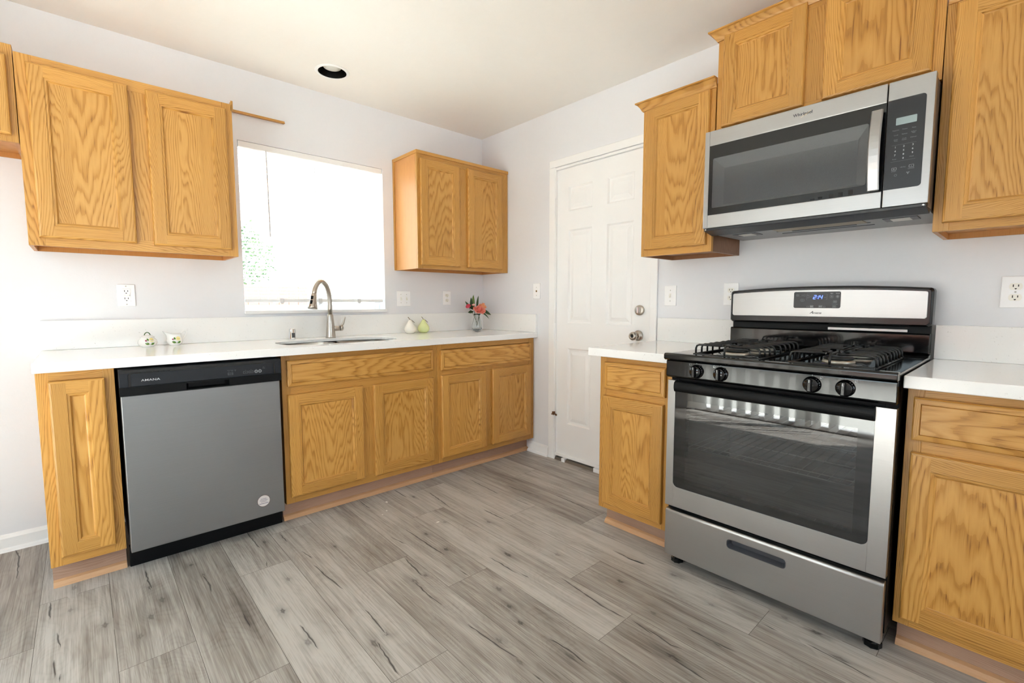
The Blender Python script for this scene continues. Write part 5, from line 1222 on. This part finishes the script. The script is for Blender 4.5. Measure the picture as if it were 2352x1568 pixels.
    t.part('screw', mb, CHROME, lip)
    mb = MB(); mb.box(a + .004, b - .004, -.334, -.004, zb - .006, zb + .0005); bp = t.part('bottom_panel', mb, GREYMETAL, bevel=.001)
    mb = MB(); mb.box(2.345, 2.660, -.318, -.225, zb - .009, zb - .0062); t.part('grease_filter', mb, FILTER, bp)
    mb = MB()
    for r in ((2.335, 2.670, -.222, -.216), (2.39, 2.62, -.200, -.188), (2.335, 2.670, -.150, -.144)): mb.box(r[0], r[1], r[2], r[3], zb - .0085, zb - .0062)
    t.part('bottom_groove', mb, DARKGREY, bp)
    for x0_, x1_ in ((2.165, 2.265), (2.715, 2.815)):
        mb = MB(); mb.box(x0_, x1_, -.270, -.185, zb - .0085, zb - .0062); lf = t.part('lamp_frame', mb, DARKGREY, bp)
        mb = MB(); mb.box(x0_ + .022, x1_ - .022, -.258, -.198, zb - .0105, zb - .0086); t.part('lamp_lens', mb, LENS, lf)
microwave()

# ------------------------------------------------------------------ outside
mb = MB(); mb.box(-30, 30, -30, XL if False else 30, -.30, -.12); o = structure('ground', mb, PATIO)
t = Thing('garden_fence', 'reddish board fence seen through the sink window', 'fence', (-.2, 5.2, -.12))
mb = MB()
for i in range(32):
    x = -4.5 + i * .152; mb.box(x, x + .145, 5.20, 5.22, -.12, 1.42)
t.part('boards', mb, simple('redwood fence boards', lin(126, 82, 66), 0.8))  # one even board colour, slightly greyer than the rails
mb = MB(); mb.box(-4.5, .36, 5.22, 5.26, .2, .29); mb.box(-4.5, .36, 5.22, 5.26, 1.1, 1.19); t.part('rail', mb, FENCE)
t = Thing('patio_fence', 'board fence beyond the sliding glass door', 'fence', (-8.2, -2, -.12))
mb = MB()
for i in range(70):
    y = -7.4 + i * .152; mb.box(-8.22, -8.20, y, y + .145, -.12, 1.7)
t.part('boards', mb, FENCE)
mb = MB(); mb.box(-8.20, -8.16, -7.4, 3.2, .3, .39); mb.box(-8.20, -8.16, -7.4, 3.2, 1.3, 1.39); t.part('rail', mb, FENCE)
t = Thing('garden_tree', 'leafy green tree behind the fence outside the window', 'tree', (-.9, 6.3, -.12))
mb = MB(); mb.tube([(-.9, 6.3, -.12), (-.88, 6.3, 1.0), (-.95, 6.28, 1.9)], [.09, .075, .05], 10); t.part('trunk', mb, BARK)
mb = MB()
for i in range(2600):
    u, v, w = random.gauss(0, 1), random.gauss(0, 1), random.gauss(0, 1); l = math.sqrt(u * u + v * v + w * w); r = random.random() ** .4
    c = Vector((-.95 + 1.15 * u / l * r, 6.3 + .8 * v / l * r, 1.95 + .75 * w / l * r)); d1 = Vector((random.uniform(-1, 1), random.uniform(-1, 1), random.uniform(-1, 1))).normalized(); d2 = d1.orthogonal().normalized()
    mb.face([c, c + d1 * .05 + d2 * .022, c + d1 * .10, c + d1 * .05 - d2 * .022])
mb.fixn = False; o = t.part('foliage', mb, FOLIAGE); o['kind'] = 'stuff'
t = Thing('outside_house', 'pale stucco house wall with eave outside the right half of the window', 'house', (3.0, 6.5, -.12))
mb = MB(); mb.box(.6, 7.0, 6.5, 9.5, -.12, 3.0); t.part('wall', mb, STUCCO)
mb = MB(); mb.extr([(6.0, 2.98), (6.0, 3.1), (8.0, 4.1), (10.0, 3.1), (10.0, 2.98)], 'x', .2, 7.4); t.part('roof', mb, simple('pale roof', lin(190, 176, 160), .8))
